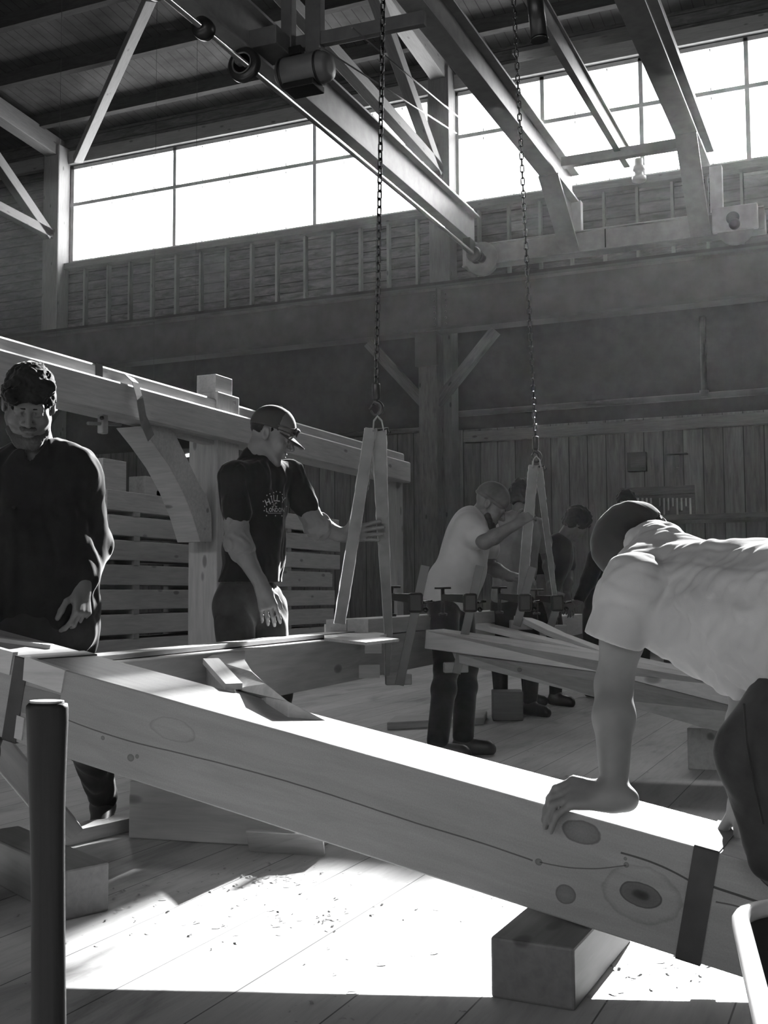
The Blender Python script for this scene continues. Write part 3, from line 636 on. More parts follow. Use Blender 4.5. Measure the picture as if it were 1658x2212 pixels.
G().lathe([(0, -.014), (.012, -.01), (.014, 0), (.012, .01), (0, .014)], p + (.03, -.05, .03), (1, 0, 0), 12).build('clamp_knob', MW['chain'], K)
# distant bulb, and added glowing bars standing in for bright board ends
EM = bpy.data.materials.new('white glow'); EM.use_nodes = True; bb = EM.node_tree.nodes['Principled BSDF']; bb.inputs['Emission Color'].default_value = (1, 1, 1, 1); bb.inputs['Emission Strength'].default_value = 2.5
for (a, b_, Yp, lab) in (((314, 971), (342, 966), 15.5, 'added glowing bar seen under the plate, left of the curved brace'), ((402, 984), (434, 980), 15.5, 'added glowing bar seen between the curved brace and the post')):
    T = thing('glow_bar', lab, 'lamp', WY(a[0], a[1], Yp), 'distant glowing bars')
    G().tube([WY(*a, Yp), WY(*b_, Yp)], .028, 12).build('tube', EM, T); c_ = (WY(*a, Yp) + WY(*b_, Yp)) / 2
    G().box(c_ + (0, .03, .06), (.32, .1, .05)).build('bar_housing', MW['grey'], T); G().tube([c_ + (0, .03, .06), (c_[0], c_[1] + .03, 11.7)], .003, 6).build('hanging_cord', MW['black'], T)  # housing and cord are added to hold the glowing bar
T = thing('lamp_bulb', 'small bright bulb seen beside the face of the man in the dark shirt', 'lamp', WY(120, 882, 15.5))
G().lathe([(0, -.045), (.03, -.035), (.042, 0), (.03, .03), (.015, .05)], WY(120, 882, 15.5), (0, 0, 1), 16).build('bulb', EM, T); G().lathe([(.02, .05), (.02, .10)], WY(120, 882, 15.5), (0, 0, 1), 12).build('lamp_socket', MW['black'], T); c_ = WY(120, 882, 15.5); G().tube([c_ + (0, 0, .08), (c_[0], c_[1], 11.7)], .003, 6).build('hanging_cord', MW['black'], T)

# ================================================================== timber stack
words = ['topmost', 'second', 'third', 'fourth', 'fifth', 'sixth', 'seventh', 'lowest']
SXF, Ys0, Ys1, PT_ = -6.57, 8.63, 13.6, .2345
base = None
for i in range(8):
    ztop = 1.876 - i * PT_
    for r in range(2):
        dy = random.uniform(-.04, .05) + (.0 if i < 3 else -.16)
        cx = SXF - .11 - r * .26
        g = G().box((cx, (Ys0 + Ys1) / 2 + dy, ztop - .095), (.22, Ys1 - Ys0, .19))
        o = g.build('stacked_timber', MW['timber'], None, .006)
        lab = ('%s timber down in the front row of the stack on the left' % words[i] if i not in (0, 7) else '%s timber in the front row of the stack on the left' % words[i]) if r == 0 else ('%s timber down in the rear row of the left stack' % words[i] if i not in (0, 7) else '%s timber in the rear row of the left stack' % words[i])
        tag(o, lab, 'timber', 'stacked timbers')
stk = None
for i in range(8):
    for y in (9.1, 10.35, 12.2):
        if stk is None: stk = G().box((0, 0, .02225), (.52, .09, .0445)).build('stack_spacer', MW['dim'], base=(0, 0, 0)); o = stk
        else: o = stk.copy(); COL.objects.link(o)
        o.location = (SXF - .25, y, 1.876 - i * PT_ - PT_)
        pos = {9.1: 'near end', 10.35: 'middle', 12.2: 'far end'}[y]
        tag(o, 'wooden spacer at the %s of the stack under its %s layer' % (pos, words[i]), 'spacer', 'stack spacers')
for (x0, x1, y0, y1, lab) in ((203, 254, 985, 1052, 'upright offcut block on the stack beside the man in the dark shirt'), (296, 345, 1022, 1062, 'low offcut block in the middle of the stack top'), (320, 362, 1054, 1066, 'thin offcut board lying on the stack near the curved brace')):
    a, b_ = WX(x0, y1, SXF - .12), WX(x1, y1, SXF - .12); h_ = (y1 - y0) * depth(a) / 2450
    tag(G().box(((a[0]), (a[1] + b_[1]) / 2, 1.876 + h_ / 2), (.2, abs(b_[1] - a[1]), h_)).build('offcut_block', MW['timber'], None, .004), lab, 'block', 'offcuts on the stack')

# ================================================================== crib blocks and loose pieces on the floor
def block(A, B, C_, h_, label, name='crib_block', mat='block', grp='crib blocks', bev=.006):
    A, B, C_ = (np.array((p[0], p[1], 0.)) for p in (A, B, C_)); D = A + C_ - B; up = np.array((0, 0, h_)); off = random.uniform(0, 30)
    ax = sorted([(np.linalg.norm(B - A), 0), (np.linalg.norm(C_ - B), 1)]); L = max(np.linalg.norm(B - A), np.linalg.norm(C_ - B))
    la, lb = np.linalg.norm(B - A), np.linalg.norm(C_ - B)
    loc = [(0, 0), (la, 0), (la, lb), (0, lb)]; gc = []
    for z in (0, h_):
        for x, y in loc: gc.append(((x if la > lb else y) + off, (y if la > lb else x) + off, z))
    o = G().hexa([A, B, C_, D, A + up, B + up, C_ + up, D + up], gc).build(name, MW[mat], None, bev); return tag(o, label, 'block', grp)
block(FL(1060, 2155), FL(1241, 2186), FL(1364, 2032), .129, 'crib block under the near beam at the bottom right of the picture')
Q1, Q2 = FL(235, 1968), FL(140, 1990); Lv = FL(40, 1783, .134) - FL(235, 1862, .134)
block(Q2, Q1, Q1 + Lv, .134, 'crib block on the floor at the left edge, behind the tall wooden handle')
a, b_ = FL(277, 1811), FL(690, 1836); pd = nrm(np.cross((0, 0, 1), b_ - a)) * .2
block(a, b_, b_ + pd, .205, 'long crib block, paler for bounced light, under the near beam, left of the middle', mat='new')  # paler timber here stands in for light bounced off the floor
a, b_ = FL(1485, 1662), FL(1590, 1668); pd = nrm(np.cross((0, 0, 1), b_ - a)) * .3
block(a, b_, b_ + pd, .205, 'crib block under the second rafter, behind the kneeling man', mat='dim')
a, b_ = FL(1064, 1557), FL(1130, 1557); pd = nrm(np.cross((0, 0, 1), b_ - a)) * .2
block(a, b_, b_ + pd, .2, 'small crib block standing on the floor below the second rafter')
Z_ = 3.78
o = G().prism([FL(538, 1840), FL(701, 1850), P(697, 1817, Z_), P(664, 1802, Z_), P(530, 1796, Z_ + .02)], FH * .05).build('offcut_wedge', MW['new'], None, .003)
tag(o, 'pale wedge shaped offcut leaning on the long crib block', 'offcut')
a, b_ = FL(120, 1826), FL(285, 1788)
tag(G().beam(a + (0, 0, .025), b_ + (0, 0, .025), .1, .05).build('floor_board', MW['timber'], None, .003), 'short board lying on the floor between the two left crib blocks', 'board')
o = G().beam(P(-60, 1545, 3.7), FL(148, 1797, .04), .09, .09, (.3, -.3, 1)).build('slanted_strut', MW['timber'], None, .005)
tag(o, 'pale slanted timber strut behind the tall wooden handle, reaching the floor', 'strut')
a, b_ = FL(835, 1576), FL(1045, 1566); c_ = FL(1040, 1548)
block(FL(835, 1577), FL(1045, 1566), FL(1052, 1551), .05, 'flat timber lying on the floor beyond the near beam', 'floor_timber', 'timber', 'loose timbers')

# wood shavings
g = G(); rs = random.Random(4)
def shav(p, s):
    a = rs.uniform(0, 6.28); d = np.array((math.cos(a), math.sin(a), 0)); q = np.array((-d[1], d[0], 0)); n = rs.choice((3, 4, 5)); R_ = s * rs.uniform(.2, .7)
    vs = []; 
    for k in range(n + 1):
        t = (k / n - .5); h_ = .0015 + (.25 - t * t) * R_
        for sg in (-1, 1): vs.append(np.array(p) + d * t * s + q * sg * s * .16 + (0, 0, h_ + .001))
    g.add(vs, [(2 * k, 2 * k + 1, 2 * k + 3, 2 * k + 2) for k in range(n)])
for cx, cy, sprx, n in ((690, 1985, 45, 26), (600, 1890, 70, 70), (1400, 1740, 90, 40), (1350, 2090, 110, 60), (420, 1990, 160, 60), (950, 1960, 220, 60), (1250, 1700, 180, 50), (250, 1930, 60, 20), (760, 2140, 200, 12)):
    for _ in range(n):
        py = cy + rs.gauss(0, sprx * .28)
        if py < 1600: continue
        shav(FL(cx + rs.gauss(0, sprx), py), rs.choice((.008, .012, .016, .022)))
tag(g.build('wood_shavings', MW['dim'], base=(0, 0, 0)), 'scattered wood shavings and chips on the floor boards', 'shavings', None, 'stuff')

# ================================================================== tall wooden handle in the foreground
HZ = 1.28; hp = lambda px, py: P(px, py, HZ)
T = thing('sledgehammer', 'tall dark wooden tool handle standing upright at the left front', 'hammer', FL(100, 2212) * (0, 0, 0) + np.array((hp(101, 2100)[0], hp(101, 2100)[1], 0)))
prof = [(1522, 101, 48), (1530, 101.5, 49.5), (1560, 102, 48.5), (1620, 101.5, 46), (1700, 101, 43.5), (1760, 102, 41), (1850, 103, 39.5), (2000, 104, 39), (2212, 105, 40)]
pts = [hp(x, y) for y, x, r in prof]; rad = [r * HZ / 2450 for *_, r in prof]
last = pts[-1]; pts += [np.array((last[0], last[1], .16)), np.array((last[0], last[1], .10))]; rad += [rad[-1], rad[-1]]
pts[0] = pts[0]; rad0 = rad[0] * .86
G().tube([pts[0] + (0, 0, .002)] + pts, [rad0] + rad, 28, flat=.72).build('handle', MW['handle'], T)
G().tube([pts[0] + (0, 0, .0022), pts[0] + (0, 0, .0045)], rad0 * .97, 28, flat=.72, smooth=False).build('lit_end_grain', MW['dim'], T)  # pale end grain disc also carries the light on the handle top
G().lathe([(.045, -.13), (.058, -.12), (.062, -.05), (.062, .05), (.058, .12), (.045, .13)], (last[0], last[1], .07), (1, .4, 0), 24).build('hammer_head', MW['black'], T)

# ================================================================== dark tub at the lower right
zr = .47; co = FL(1594, 1972, zr); e1 = nrm(FL(1650, 2212, zr) - FL(1597, 1990, zr)); e2 = nrm(FL(1700, 1955, zr) - FL(1620, 1968, zr))
T = thing('tub', 'dark tub with a rolled rim coloured pale as if sunlit at the lower right corner', 'tub', (co[0] + .25, co[1] - .2, 0))
W1, W2, rr = .62, .55, .045
c0 = co; cs = [c0, c0 + e2 * W2, c0 + e2 * W2 + e1 * W1, c0 + e1 * W1]
def rounded(cs, r, n=6):
    out = []
    for i in range(4):
        p, a, b_ = cs[i], cs[i - 1], cs[(i + 1) % 4]; pa_ = p + nrm(a - p) * r; pb_ = p + nrm(b_ - p) * r
        for k in range(n + 1):
            t = k / n; out.append((1 - t) ** 2 * pa_ + 2 * t * (1 - t) * p + t * t * pb_)
    return out
rim = rounded(cs, rr); cen = sum(cs) / 4
G().tube(rim, .011, 10, False, True, True).build('rim', MW['white'], T)  # pale colour carries the sunlight on a dark rim
n_ = len(rim); lo = [cen * (1, 1, 0) + (p - cen) * (.86, .86, 0) + (0, 0, .0) for p in rim]; li = [cen * (1, 1, 0) + (p - cen) * (.84, .84, 0) + (0, 0, .015) for p in rim]; ti = [cen + (p - cen) * .985 for p in rim]
vs = lo + rim + ti + li; fs = []
for r in range(3):
    for k in range(n_): fs.append((r * n_ + k, r * n_ + (k + 1) % n_, (r + 1) * n_ + (k + 1) % n_, (r + 1) * n_ + k))
fs += [tuple(range(n_))[::-1], tuple(range(3 * n_, 4 * n_))]
G().add(vs, fs, None, True).build('tub_body', plain('black tub plastic', .03, .5), T)

# ================================================================== far wall furniture
def wbox(x0, x1, y0, y1, Yp, d): a, b_ = WY(x0, y1, Yp), WY(x1, y0, Yp); return ((a[0] + b_[0]) / 2, Yp - d / 2, (a[2] + b_[2]) / 2), (abs(b_[0] - a[0]), d, abs(b_[2] - a[2]))
T = thing('tool_rack', 'wooden tool rack with hanging chisels on the far wall at right', 'rack', WY(1420, 1120, 20.1))
G().box(*wbox(1342, 1500, 1048, 1126, YW, .04)).build('rack_board', MW['old'], T); G().box(*wbox(1340, 1502, 1066, 1072, YW, .1)).build('rack_shelf', MW['panel'], T)
for k in range(16):
    x = 1350 + k * 9.4
    if 1412 < x < 1425: continue
    y1 = 1112 - (k % 3) * 9; c_, d_ = wbox(x - 1.6, x + 1.6, 1076, y1, 20.21, .03); g = G().box(c_, d_); g.build('chisel', MW['steel' if k % 4 else 'dim'], T)
T = thing('switch_box', 'grey switch box fixed to the far wall above the tool rack', 'box', WY(1375, 1020, 20.1))
G().box(*wbox(1357, 1397, 977, 1020, YW, .12)).build('box_body', MW['girder'], T, .01); G().box(*wbox(1362, 1392, 986, 1010, 20.13, .01)).build('box_door', MW['old'], T, .004)
T = thing('wall_bracket', 'small dark bracket shelf on the far wall right of the switch box', 'shelf', WY(1460, 985, 20.1))
G().box(*wbox(1440, 1486, 980, 984, YW, .2)).build('shelf_board', MW['old'], T); G().box(*wbox(1460, 1466, 960, 1010, YW, .05)).build('bracket_arm', MW['old'], T)
# dark work bench at the right
T = thing('work_bench', 'long dark work bench at the right behind the kneeling man', 'bench', (WY(1560, 1110, 15.)[0], 15.0, 0))
c_, d_ = wbox(1418, 1800, 1106, 1120, 14.6, .7); zt = c_[2]
G().box((c_[0], 15.0, zt), (d_[0], .8, .07)).build('bench_top', MW['old'], T, .006)
G().box((c_[0], 15.1, zt - .42), (d_[0] - .1, .5, .02)).build('bench_shelf', MW['old'], T)
for sx2 in (-1, 1):
    for sy in (-.3, .3): G().box((c_[0] + sx2 * (d_[0] / 2 - .08), 15.0 + sy, (zt - .03) / 2), (.09, .09, zt - .03)).build('bench_leg', MW['old'], T)
# ================================================================== people: smooth implicit bodies turned into meshes
class SD:
    def __init__(s): s.p = []; s.cuts = []; s.disp = None
    def cap(s, a, b, r1, r2=None, k=.02, op='u'):
        a = np.asarray(a, float); b = np.asarray(b, float); r2 = r1 if r2 is None else r2
        s.p.append(('c', a, b, r1, r2, k, op, (a + b) / 2, np.linalg.norm(b - a) / 2 + max(r1, r2))); return s
    def chain(s, pts, rs, k=.015):
        for i in range(len(pts) - 1): s.cap(pts[i], pts[i + 1], rs[i], rs[i + 1], k if i == 0 else min(k, .012) if k < .012 else k)
        return s
    def ell(s, c, r, R=None, k=.02, op='u'):
        c = np.asarray(c, float); s.p.append(('e', c, np.asarray(r, float), np.eye(3) if R is None else np.asarray(R), 0, k, op, c, max(r))); return s
    def cut(s, pt, n, r=None): s.cuts.append((np.asarray(pt, float), nrm(n), r)); return s      # keep the side the normal points away from
    def trim(s, d, X):
        for pt, n, r in s.cuts:
            v = (X - pt) @ n
            if r is not None: v = np.where(np.linalg.norm(X - pt - v[:, None] * n, axis=1) < r, v, -1.0)
            d = np.maximum(d, v)
        return d
    def bounds(s):
        lo = np.min([q[7] - q[8] for q in s.p if q[6] == 'u'], 0); hi = np.max([q[7] + q[8] for q in s.p if q[6] == 'u'], 0); return lo - .03, hi + .03
    def val(s, q, d, X):
        if q[0] == 'c':
            _, a, b, r1, r2, k, op = q[:7]; ab = b - a; t = np.clip(((X - a) @ ab) / max(ab @ ab, 1e-9), 0, 1)
            v = np.linalg.norm(X - a - t[:, None] * ab, axis=1) - (r1 + (r2 - r1) * t)
        else:
            _, c, r, R, _, k, op = q[:7]; L = (X - c) @ R.T; k0 = np.linalg.norm(L / r, axis=1); k1 = np.linalg.norm(L / (r * r), axis=1) + 1e-9; v = k0 * (k0 - 1) / k1
        if op == 'u':
            h = np.clip(.5 + .5 * (d - v) / k, 0, 1); return d * (1 - h) + v * h - k * h * (1 - h)
        v = -v; h = np.clip(.5 - .5 * (d - v) / k, 0, 1); return d * (1 - h) + v * h + k * h * (1 - h)
    def mesh(s, h, parent, name, mat, smooth_it=1):
        lo, hi = s.bounds(); B = 8; n = np.ceil((hi - lo) / (h * B)).astype(int) + 1
        cen = np.stack(np.meshgrid(*[np.arange(m) for m in n], indexing='ij'), -1).reshape(-1, 3); C3 = lo + (cen + .5) * B * h - h * .5
        d = np.full(len(C3), .5); rad = B * h * .87
        for q in s.p: d = s.val(q, d, C3)
        if not any(c_[2] for c_ in s.cuts): d = s.trim(d, C3)
        act = np.abs(d) < rad * 1.25 + .02; ids = cen[act]
        o = np.stack(np.meshgrid(*[np.arange(B)] * 3, indexing='ij'), -1).reshape(-1, 3)
        X = (lo + (ids[:, None, :] * B + o[None]) * h); V = np.full((len(ids), B ** 3), .5); BC = C3[act]
        for q in s.p:
            m = np.linalg.norm(BC - q[7], axis=1) < q[8] + rad + q[5] + .03
            if m.any(): V[m] = s.val(q, V[m].ravel(), X[m].reshape(-1, 3)).reshape(-1, B ** 3)
        if s.disp is not None: V += s.disp(X.reshape(-1, 3)).reshape(V.shape)
        V = s.trim(V.ravel(), X.reshape(-1, 3)).reshape(V.shape)
        full = np.where(d > 0, .5, -.5).astype(np.float32).reshape(tuple(n)); A = np.repeat(np.repeat(np.repeat(full, B, 0), B, 1), B, 2)
        A6 = A.reshape(n[0], B, n[1], B, n[2], B); A6[ids[:, 0], :, ids[:, 1], :, ids[:, 2], :] = V.reshape(-1, B, B, B)
        # surface nets
        sg = A < 0; mix = np.zeros(tuple(np.array(A.shape) - 1), np.uint8)
        for dx in (0, 1):
            for dy in (0, 1):
                for dz in (0, 1): mix += sg[dx:A.shape[0] - 1 + dx, dy:A.shape[1] - 1 + dy, dz:A.shape[2] - 1 + dz]
        cells = np.argwhere((mix > 0) & (mix < 8)); idx = np.full(mix.shape, -1, np.int32); idx[tuple(cells.T)] = np.arange(len(cells))
        co = [(a, b, c) for a in (0, 1) for b in (0, 1) for c in (0, 1)]; cv = np.stack([A[cells[:, 0] + a, cells[:, 1] + b, cells[:, 2] + c] for a, b, c in co], 1)
        acc = np.zeros((len(cells), 3)); cnt = np.zeros(len(cells))
        for i in range(8):
            for j in range(i + 1, 8):
                if sum(x != y for x, y in zip(co[i], co[j])) != 1: continue
                m = (cv[:, i] < 0) != (cv[:, j] < 0); t = cv[m, i] / (cv[m, i] - cv[m, j]); ci = np.array(co[i], float); cj = np.array(co[j], float)
                acc[m] += ci + t[:, None] * (cj - ci); cnt[m] += 1
        vs = lo + (cells + acc / cnt[:, None]) * h; faces = []
        for ax in range(3):
            u, v = (ax + 1) % 3, (ax + 2) % 3; sl0 = [slice(1, -1)] * 3; sl0[ax] = slice(0, -1); sl1 = [slice(1, -1)] * 3; sl1[ax] = slice(1, None)
            a_, b_ = sg[tuple(sl0)], sg[tuple(sl1)]; e = np.argwhere(a_ != b_); fl = a_[tuple(e.T)]; off = np.ones(3, int); off[ax] = 0; e = e + off
            def at(du, dv): q = e.copy(); q[:, u] -= du; q[:, v] -= dv; return idx[tuple(q.T)]
            f = np.stack([at(1, 1), at(0, 1), at(0, 0), at(1, 0)], 1); f[~fl] = f[~fl][:, ::-1]; faces.append(f)
        F_ = np.concatenate(faces); F_ = F_[(F_ >= 0).all(1)]
        for _ in range(smooth_it):      # light Laplacian smoothing
            a = np.concatenate([F_[:, i] for i in range(4)]); b = np.concatenate([F_[:, (i + 1) % 4] for i in range(4)])
            sm = np.zeros_like(vs); ct = np.zeros(len(vs)); np.add.at(sm, a, vs[b]); np.add.at(ct, a, 1); np.add.at(sm, b, vs[a]); np.add.at(ct, b, 1); vs = .5 * vs + .5 * sm / np.maximum(ct, 1)[:, None]
        o0 = np.array(parent_origin(parent)) if parent is not None else np.zeros(3)
        me = bpy.data.meshes.new(name); me.from_pydata((vs - o0).tolist(), [], F_.tolist()); me.polygons.foreach_set('use_smooth', [True] * len(F_)); me.update()
        me.materials.append(mat); ob = bpy.data.objects.new(name, me); COL.objects.link(ob); ob.parent = parent
        return ob
def frame(face, up):
    y = nrm(face); z = nrm(np.asarray(up, float) - y * (np.asarray(up, float) @ y)); return np.array((np.cross(y, z), y, z))   # rows: right, face, up
def head_sd(sd, c, R, s=1.0, ears=True, mouth=0.0):
    c = np.asarray(c, float); L = lambda x, y, z: c + (np.array((x, y, z)) * s) @ R
    e = lambda p, r, k=.015, op='u': sd.ell(L(*p), np.array(r) * s, R, k * s, op)
    q = lambda a, b, r1, r2, k=.012, op='u': sd.cap(L(*a), L(*b), r1 * s, r2 * s, k * s, op)
    e((0, -.012, .045), (.077, .097, .085)); e((0, .028, -.03), (.060, .066, .088), .03)
    for x in (-1, 1):
        q((x * .056, -.005, -.045), (x * .026, .066, -.097), .018, .016, .025); e((x * .043, .062, -.022), (.024, .024, .026), .02)
    q((-.012, .076, -.104), (.012, .076, -.104), .017, .017, .02)
    q((-.036, .083, .030), (.036, .083, .030), .012, .012, .012)
    for x in (-1, 1):
        e((x * .031, .101, .011), (.019, .014, .011), .012, 's'); e((x * .031, .079, .010), (.0135, .0135, .0125), .004)
        q((x * .018, .094, .0185), (x * .046, .086, .0175), .004, .0035, .005); q((x * .019, .093, .001), (x * .044, .086, .002), .003, .003, .005)
    q((0, .090, .022), (0, .117, -.020), .0085, .0115, .01)
    for x in (-1, 1): e((x * .014, .100, -.026), (.0095, .012, .0085), .008)
    e((0, .094, -.052), (.024, .010, .007), .006); e((0, .093, -.0655 - mouth), (.021, .010, .0075), .006); e((0, .103, -.0585 - mouth / 2), (.022, .008, .0025 + mouth / 2), .004, 's')
    if ears:
        for x in (-1, 1):
            RE = np.array((R[0], nrm(R[1] * .9 + R[2] * .25), nrm(R[2] * .9 - R[1] * .25)))
            sd.ell(L(x * .079, -.012, .002), np.array((.010, .020, .033)) * s, RE, .006 * s); sd.ell(L(x * .087, -.008, .004), np.array((.006, .010, .018)) * s, RE, .005 * s, 's')
    return L
def hand_sd(sd, w, d, n, left, flex=((.3, .4, .3),) * 4, thumb=.5, s=1.0, spread=.06, tflex=.3, dirs=None):
    d = nrm(d); n = nrm(np.asarray(n, float) - d * (np.asarray(n, float) @ d)); t = np.cross(d, n) if left else np.cross(n, d); w = np.asarray(w, float)
    L = lambda a, b, c: w + (t * a + d * b + n * c) * s
    for x0, x1, r in ((.018, .031, .0135), (.006, .011, .0135), (-.007, -.010, .013), (-.018, -.029, .0125)): sd.cap(L(x0, .006, 0), L(x1, .086, .002), r * s * 1.02, r * s * .88, .014 * s)
    sd.cap(L(.0, -.025, 0), L(0, .02, 0), .026 * s, .024 * s, .02 * s); sd.ell(L(.024, .034, -.010), np.array((.017, .030, .014)) * s, np.array((t, d, n)), .012 * s)
    for i, (x, ln, r) in enumerate(((.031, .94, .0092), (.0105, 1.05, .0096), (-.0105, .98, .0092), (-.030, .78, .0080))):
        p = L(x, .086, .001); a = 0.0; dd = d; sp = spread * (1.5 - i)
        for j, l in enumerate((.044, .027, .022)):
            a += flex[i][j]; dirv = nrm(d * math.cos(a) - n * math.sin(a) + t * sp * math.cos(a)) if dirs is None else nrm(dirs[i][j]); q_ = p + dirv * l * ln * s
            sd.cap(p, q_, (r - .0004 * j) * s, (r - .0008 * (j + 1)) * s, .005 * s); p = q_
    a = thumb; b0 = L(.022, .018, -.008); d1 = nrm(t * math.sin(a + .35) + d * math.cos(a + .35) - n * .35); p1 = b0 + d1 * .045 * s
    d2 = nrm(t * math.sin(a) + d * math.cos(a) - n * (.25 + tflex * .5)); p2 = p1 + d2 * .034 * s; d3 = nrm(t * math.sin(a - .2) + d * math.cos(a - .2) - n * (.3 + tflex)); p3 = p2 + d3 * .026 * s
    sd.cap(b0, p1, .0145 * s, .0115 * s, .012 * s).cap(p1, p2, .0110 * s, .0100 * s, .006 * s).cap(p2, p3, .0100 * s, .0082 * s, .005 * s)
def arm_sd(sd, sh, el, wr, s=1.0, k=.02, m=1.0):
    sh, el, wr = map(lambda v: np.asarray(v, float), (sh, el, wr))
    sd.cap(sh, sh * .45 + el * .55, .052 * s * m, .047 * s * m, k).cap(sh * .45 + el * .55, el, .047 * s * m, .040 * s * m, k)
    f = el * .7 + wr * .3; sd.cap(el, f, .041 * s * m, .045 * s * m, k).cap(f, wr, .045 * s * m, .0275 * s, k)
def wav(seed, f, amp, axis=None):
    r = random.Random(seed); W_ = [(np.array([r.gauss(0, 1) for _ in range(3)]), r.uniform(0, 6.28)) for _ in range(5)]
    if axis is not None: W_ = [(w_ - .85 * np.asarray(axis) * (w_ @ np.asarray(axis)), p) for w_, p in W_]
    def fn(X):
        q = X + .02 * np.sin(X[:, [1, 2, 0]] * f * .8); a = 0
        for w_, p in W_: a = a + np.sin(q @ w_ * f + p)
        a = a / 2.2; return amp * (a + .5 * np.maximum(0, 1 - np.abs(a) * 2.2) - .25)
    return fn
def torso_sd(sd, nk, pv, shL, shR, add=0.0, s=1.0, k=.05, belly=0.0):
    nk, pv, shL, shR = map(lambda v: np.asarray(v, float), (nk, pv, shL, shR)); up = nrm(nk - pv); rt = shR - shL; rt = nrm(rt - up * (rt @ up)); fr = np.cross(up, rt); R = np.array((rt, fr, up))
    at = lambda t: pv * (1 - t) + nk * t
    hw = np.linalg.norm(shR - shL) / 2; cw = min(.165 * s, max(.10, hw * .92))
    sd.cap(shL * .92 + shR * .08, shR * .92 + shL * .08, .056 * s + add, None, k)
    sd.cap(at(.97), shL * .75 + shR * .25, .05 * s + add, .05 * s + add, k).cap(at(.97), shR * .75 + shL * .25, .05 * s + add, .05 * s + add, k)
    sd.ell(at(.70) + fr * .005, (max(cw, .15 * s) + add, .108 * s + add, .19 * s + add), R, k); sd.ell(at(.36) + fr * (.01 + belly * .5), (.143 * s + add + belly * .4, .102 * s + add + belly, .20 * s + add), R, k); sd.ell(at(.04), (.158 * s + add, .108 * s + add, .14 * s + add), R, k)
    return R, at
def legs_sd(sd, hL, kL, aL, hR, kR, aR, s=1.0, add=0.0, k=.03):
    for h_, k_, a_ in ((hL, kL, aL), (hR, kR, aR)):
        sd.cap(h_, k_, .090 * s + add, .064 * s + add, k); k_ = np.asarray(k_); a_ = np.asarray(a_); c_ = k_ * .7 + a_ * .3
        sd.cap(k_, c_, .062 * s + add, .062 * s + add, k).cap(c_, a_, .062 * s + add, .050 * s + add * 1.4, k)
def boot_sd(sd, a, toe):
    a = np.asarray(a, float); toe = nrm(toe); sd.cap(a + (0, 0, .0), a - toe * .01 + (0, 0, -.03), .046, .046, .02).cap(a + toe * .0 + (0, 0, -.045), a + toe * .13 + (0, 0, -.06), .043, .040, .03).cap(a - toe * .05 + (0, 0, -.07), a + toe * .15 + (0, 0, -.075), .028, .03, .02)
def cap_brim(L, R, s, parent, mat, w=.072, ln=.075, z0=.052, droop=.02, y0=.075):
    g = G(); n, m = 13, 5; vs = []
    for j in range(m):
        for i in range(n):
            a = (i / (n - 1) - .5) * 2; x = a * w; yb = y0 * math.sqrt(max(0, 1 - (a * .88) ** 2)) + .012; ye = yb + ln * math.sqrt(max(0, 1 - a * a)) ; y = yb + (ye - yb) * j / (m - 1)
            vs.append(L(x, y, z0 - droop * (y - y0) / ln * 1.0 - .028 * a * a))
    g.add(vs, [(j * n + i, j * n + i + 1, (j + 1) * n + i + 1, (j + 1) * n + i) for j in range(m - 1) for i in range(n - 1)], None, True)
    o = g.build('cap_brim', mat, parent); md = o.modifiers.new('thick', 'SOLIDIFY'); md.thickness = .005; return o
SK = skin('skin', .20); SKm = skin('shaded skin', .135); SKd = skin('deep shaded skin', .09)  # the darker skin copies put the men's shade into the colour
CL = dict(black=cloth('black cotton', .012), dark=cloth('dark wool shirt', .012, .3), white=cloth('white cotton', .42, .06), grey=cloth('grey cotton', .15), jeans=cloth('worn denim', .042, .35, 0, 320), darkjeans=cloth('dark denim', .02, .3), cap=cloth('dark cap cloth', .03), capl=cloth('faded cap panel', .085), knit=cloth('knit wool', .10, .3), stripe=cloth('washed shirt', .16, .2), boot=plain('boot leather', .03, .4, .4), hair=cloth('dark hair', .014, .5, 0, 120), beard=cloth('beard hair', .05, .5, 0, 150))
def hair_sd(L, R, s, front=.055, low=-.02, add=.012, seed=1, rough=.004, f=150):
    q = SD(); q.ell(L(0, -.014, .048), np.array((.077 + add, .097 + add, .086 + add * 1.2)) * s, R, .01)
    q.cap(L(-.05, -.06, -.02), L(.05, -.06, -.02), .045 * s, .045 * s, .03)
    q.ell(L(0, .085, -.045), np.array((.062, .075, .088)) * s, R, .012, 's')
    q.cut(L(0, 0, low - .045), -R[2]); q.cut(L(0, front + .045, .05), nrm(R[1] * .85 - R[2] * .53))
    q.disp = wav(seed, f, rough); return q
X_, F_, Zu = CAMX, FH, np.array((0, 0, 1.))
def person(label, loc): return thing('person', label, 'person', loc, 'men working on the timber frame')

# ---- the kneeling man leaning over the near beam
T = person('man in a pale tee bending over the near beam, one hand flat on its top', P(1690, 1480, 2.32) * (1, 1, 0))
shN, shF = P(1366, 1262, 2.62), P(1452, 1212, 2.98); nk = P(1418, 1196, 2.86); pv = P(1735, 1395, 2.36)
ed = onface_p(1312, 1776, 0); W = ed - sB * .022 + uB * .050; hd = nrm(-dB * .97 + sB * .20 - uB * .12); el = P(1325, 1478, 2.66)
b = SD(); arm_sd(b, shN, el, W, 1.0, .02, 1.02)
f1, f2, f3 = -dB * .72 + sB * .42 - uB * .5, -dB * .22 + sB * .10 - uB, -dB * .05 - uB
hand_sd(b, W, hd, uB * .72 + sB * .70, True, ((.3, .3, .3),) * 4, .12, 1.06, .03, .1, ((f1 + sB * .15, f2 - dB * .12 + sB * .22, f3), (f1, f2 + sB * .08, f3), (f1, f2, f3), (f1 * .8 - uB * .2, f2, f3)))
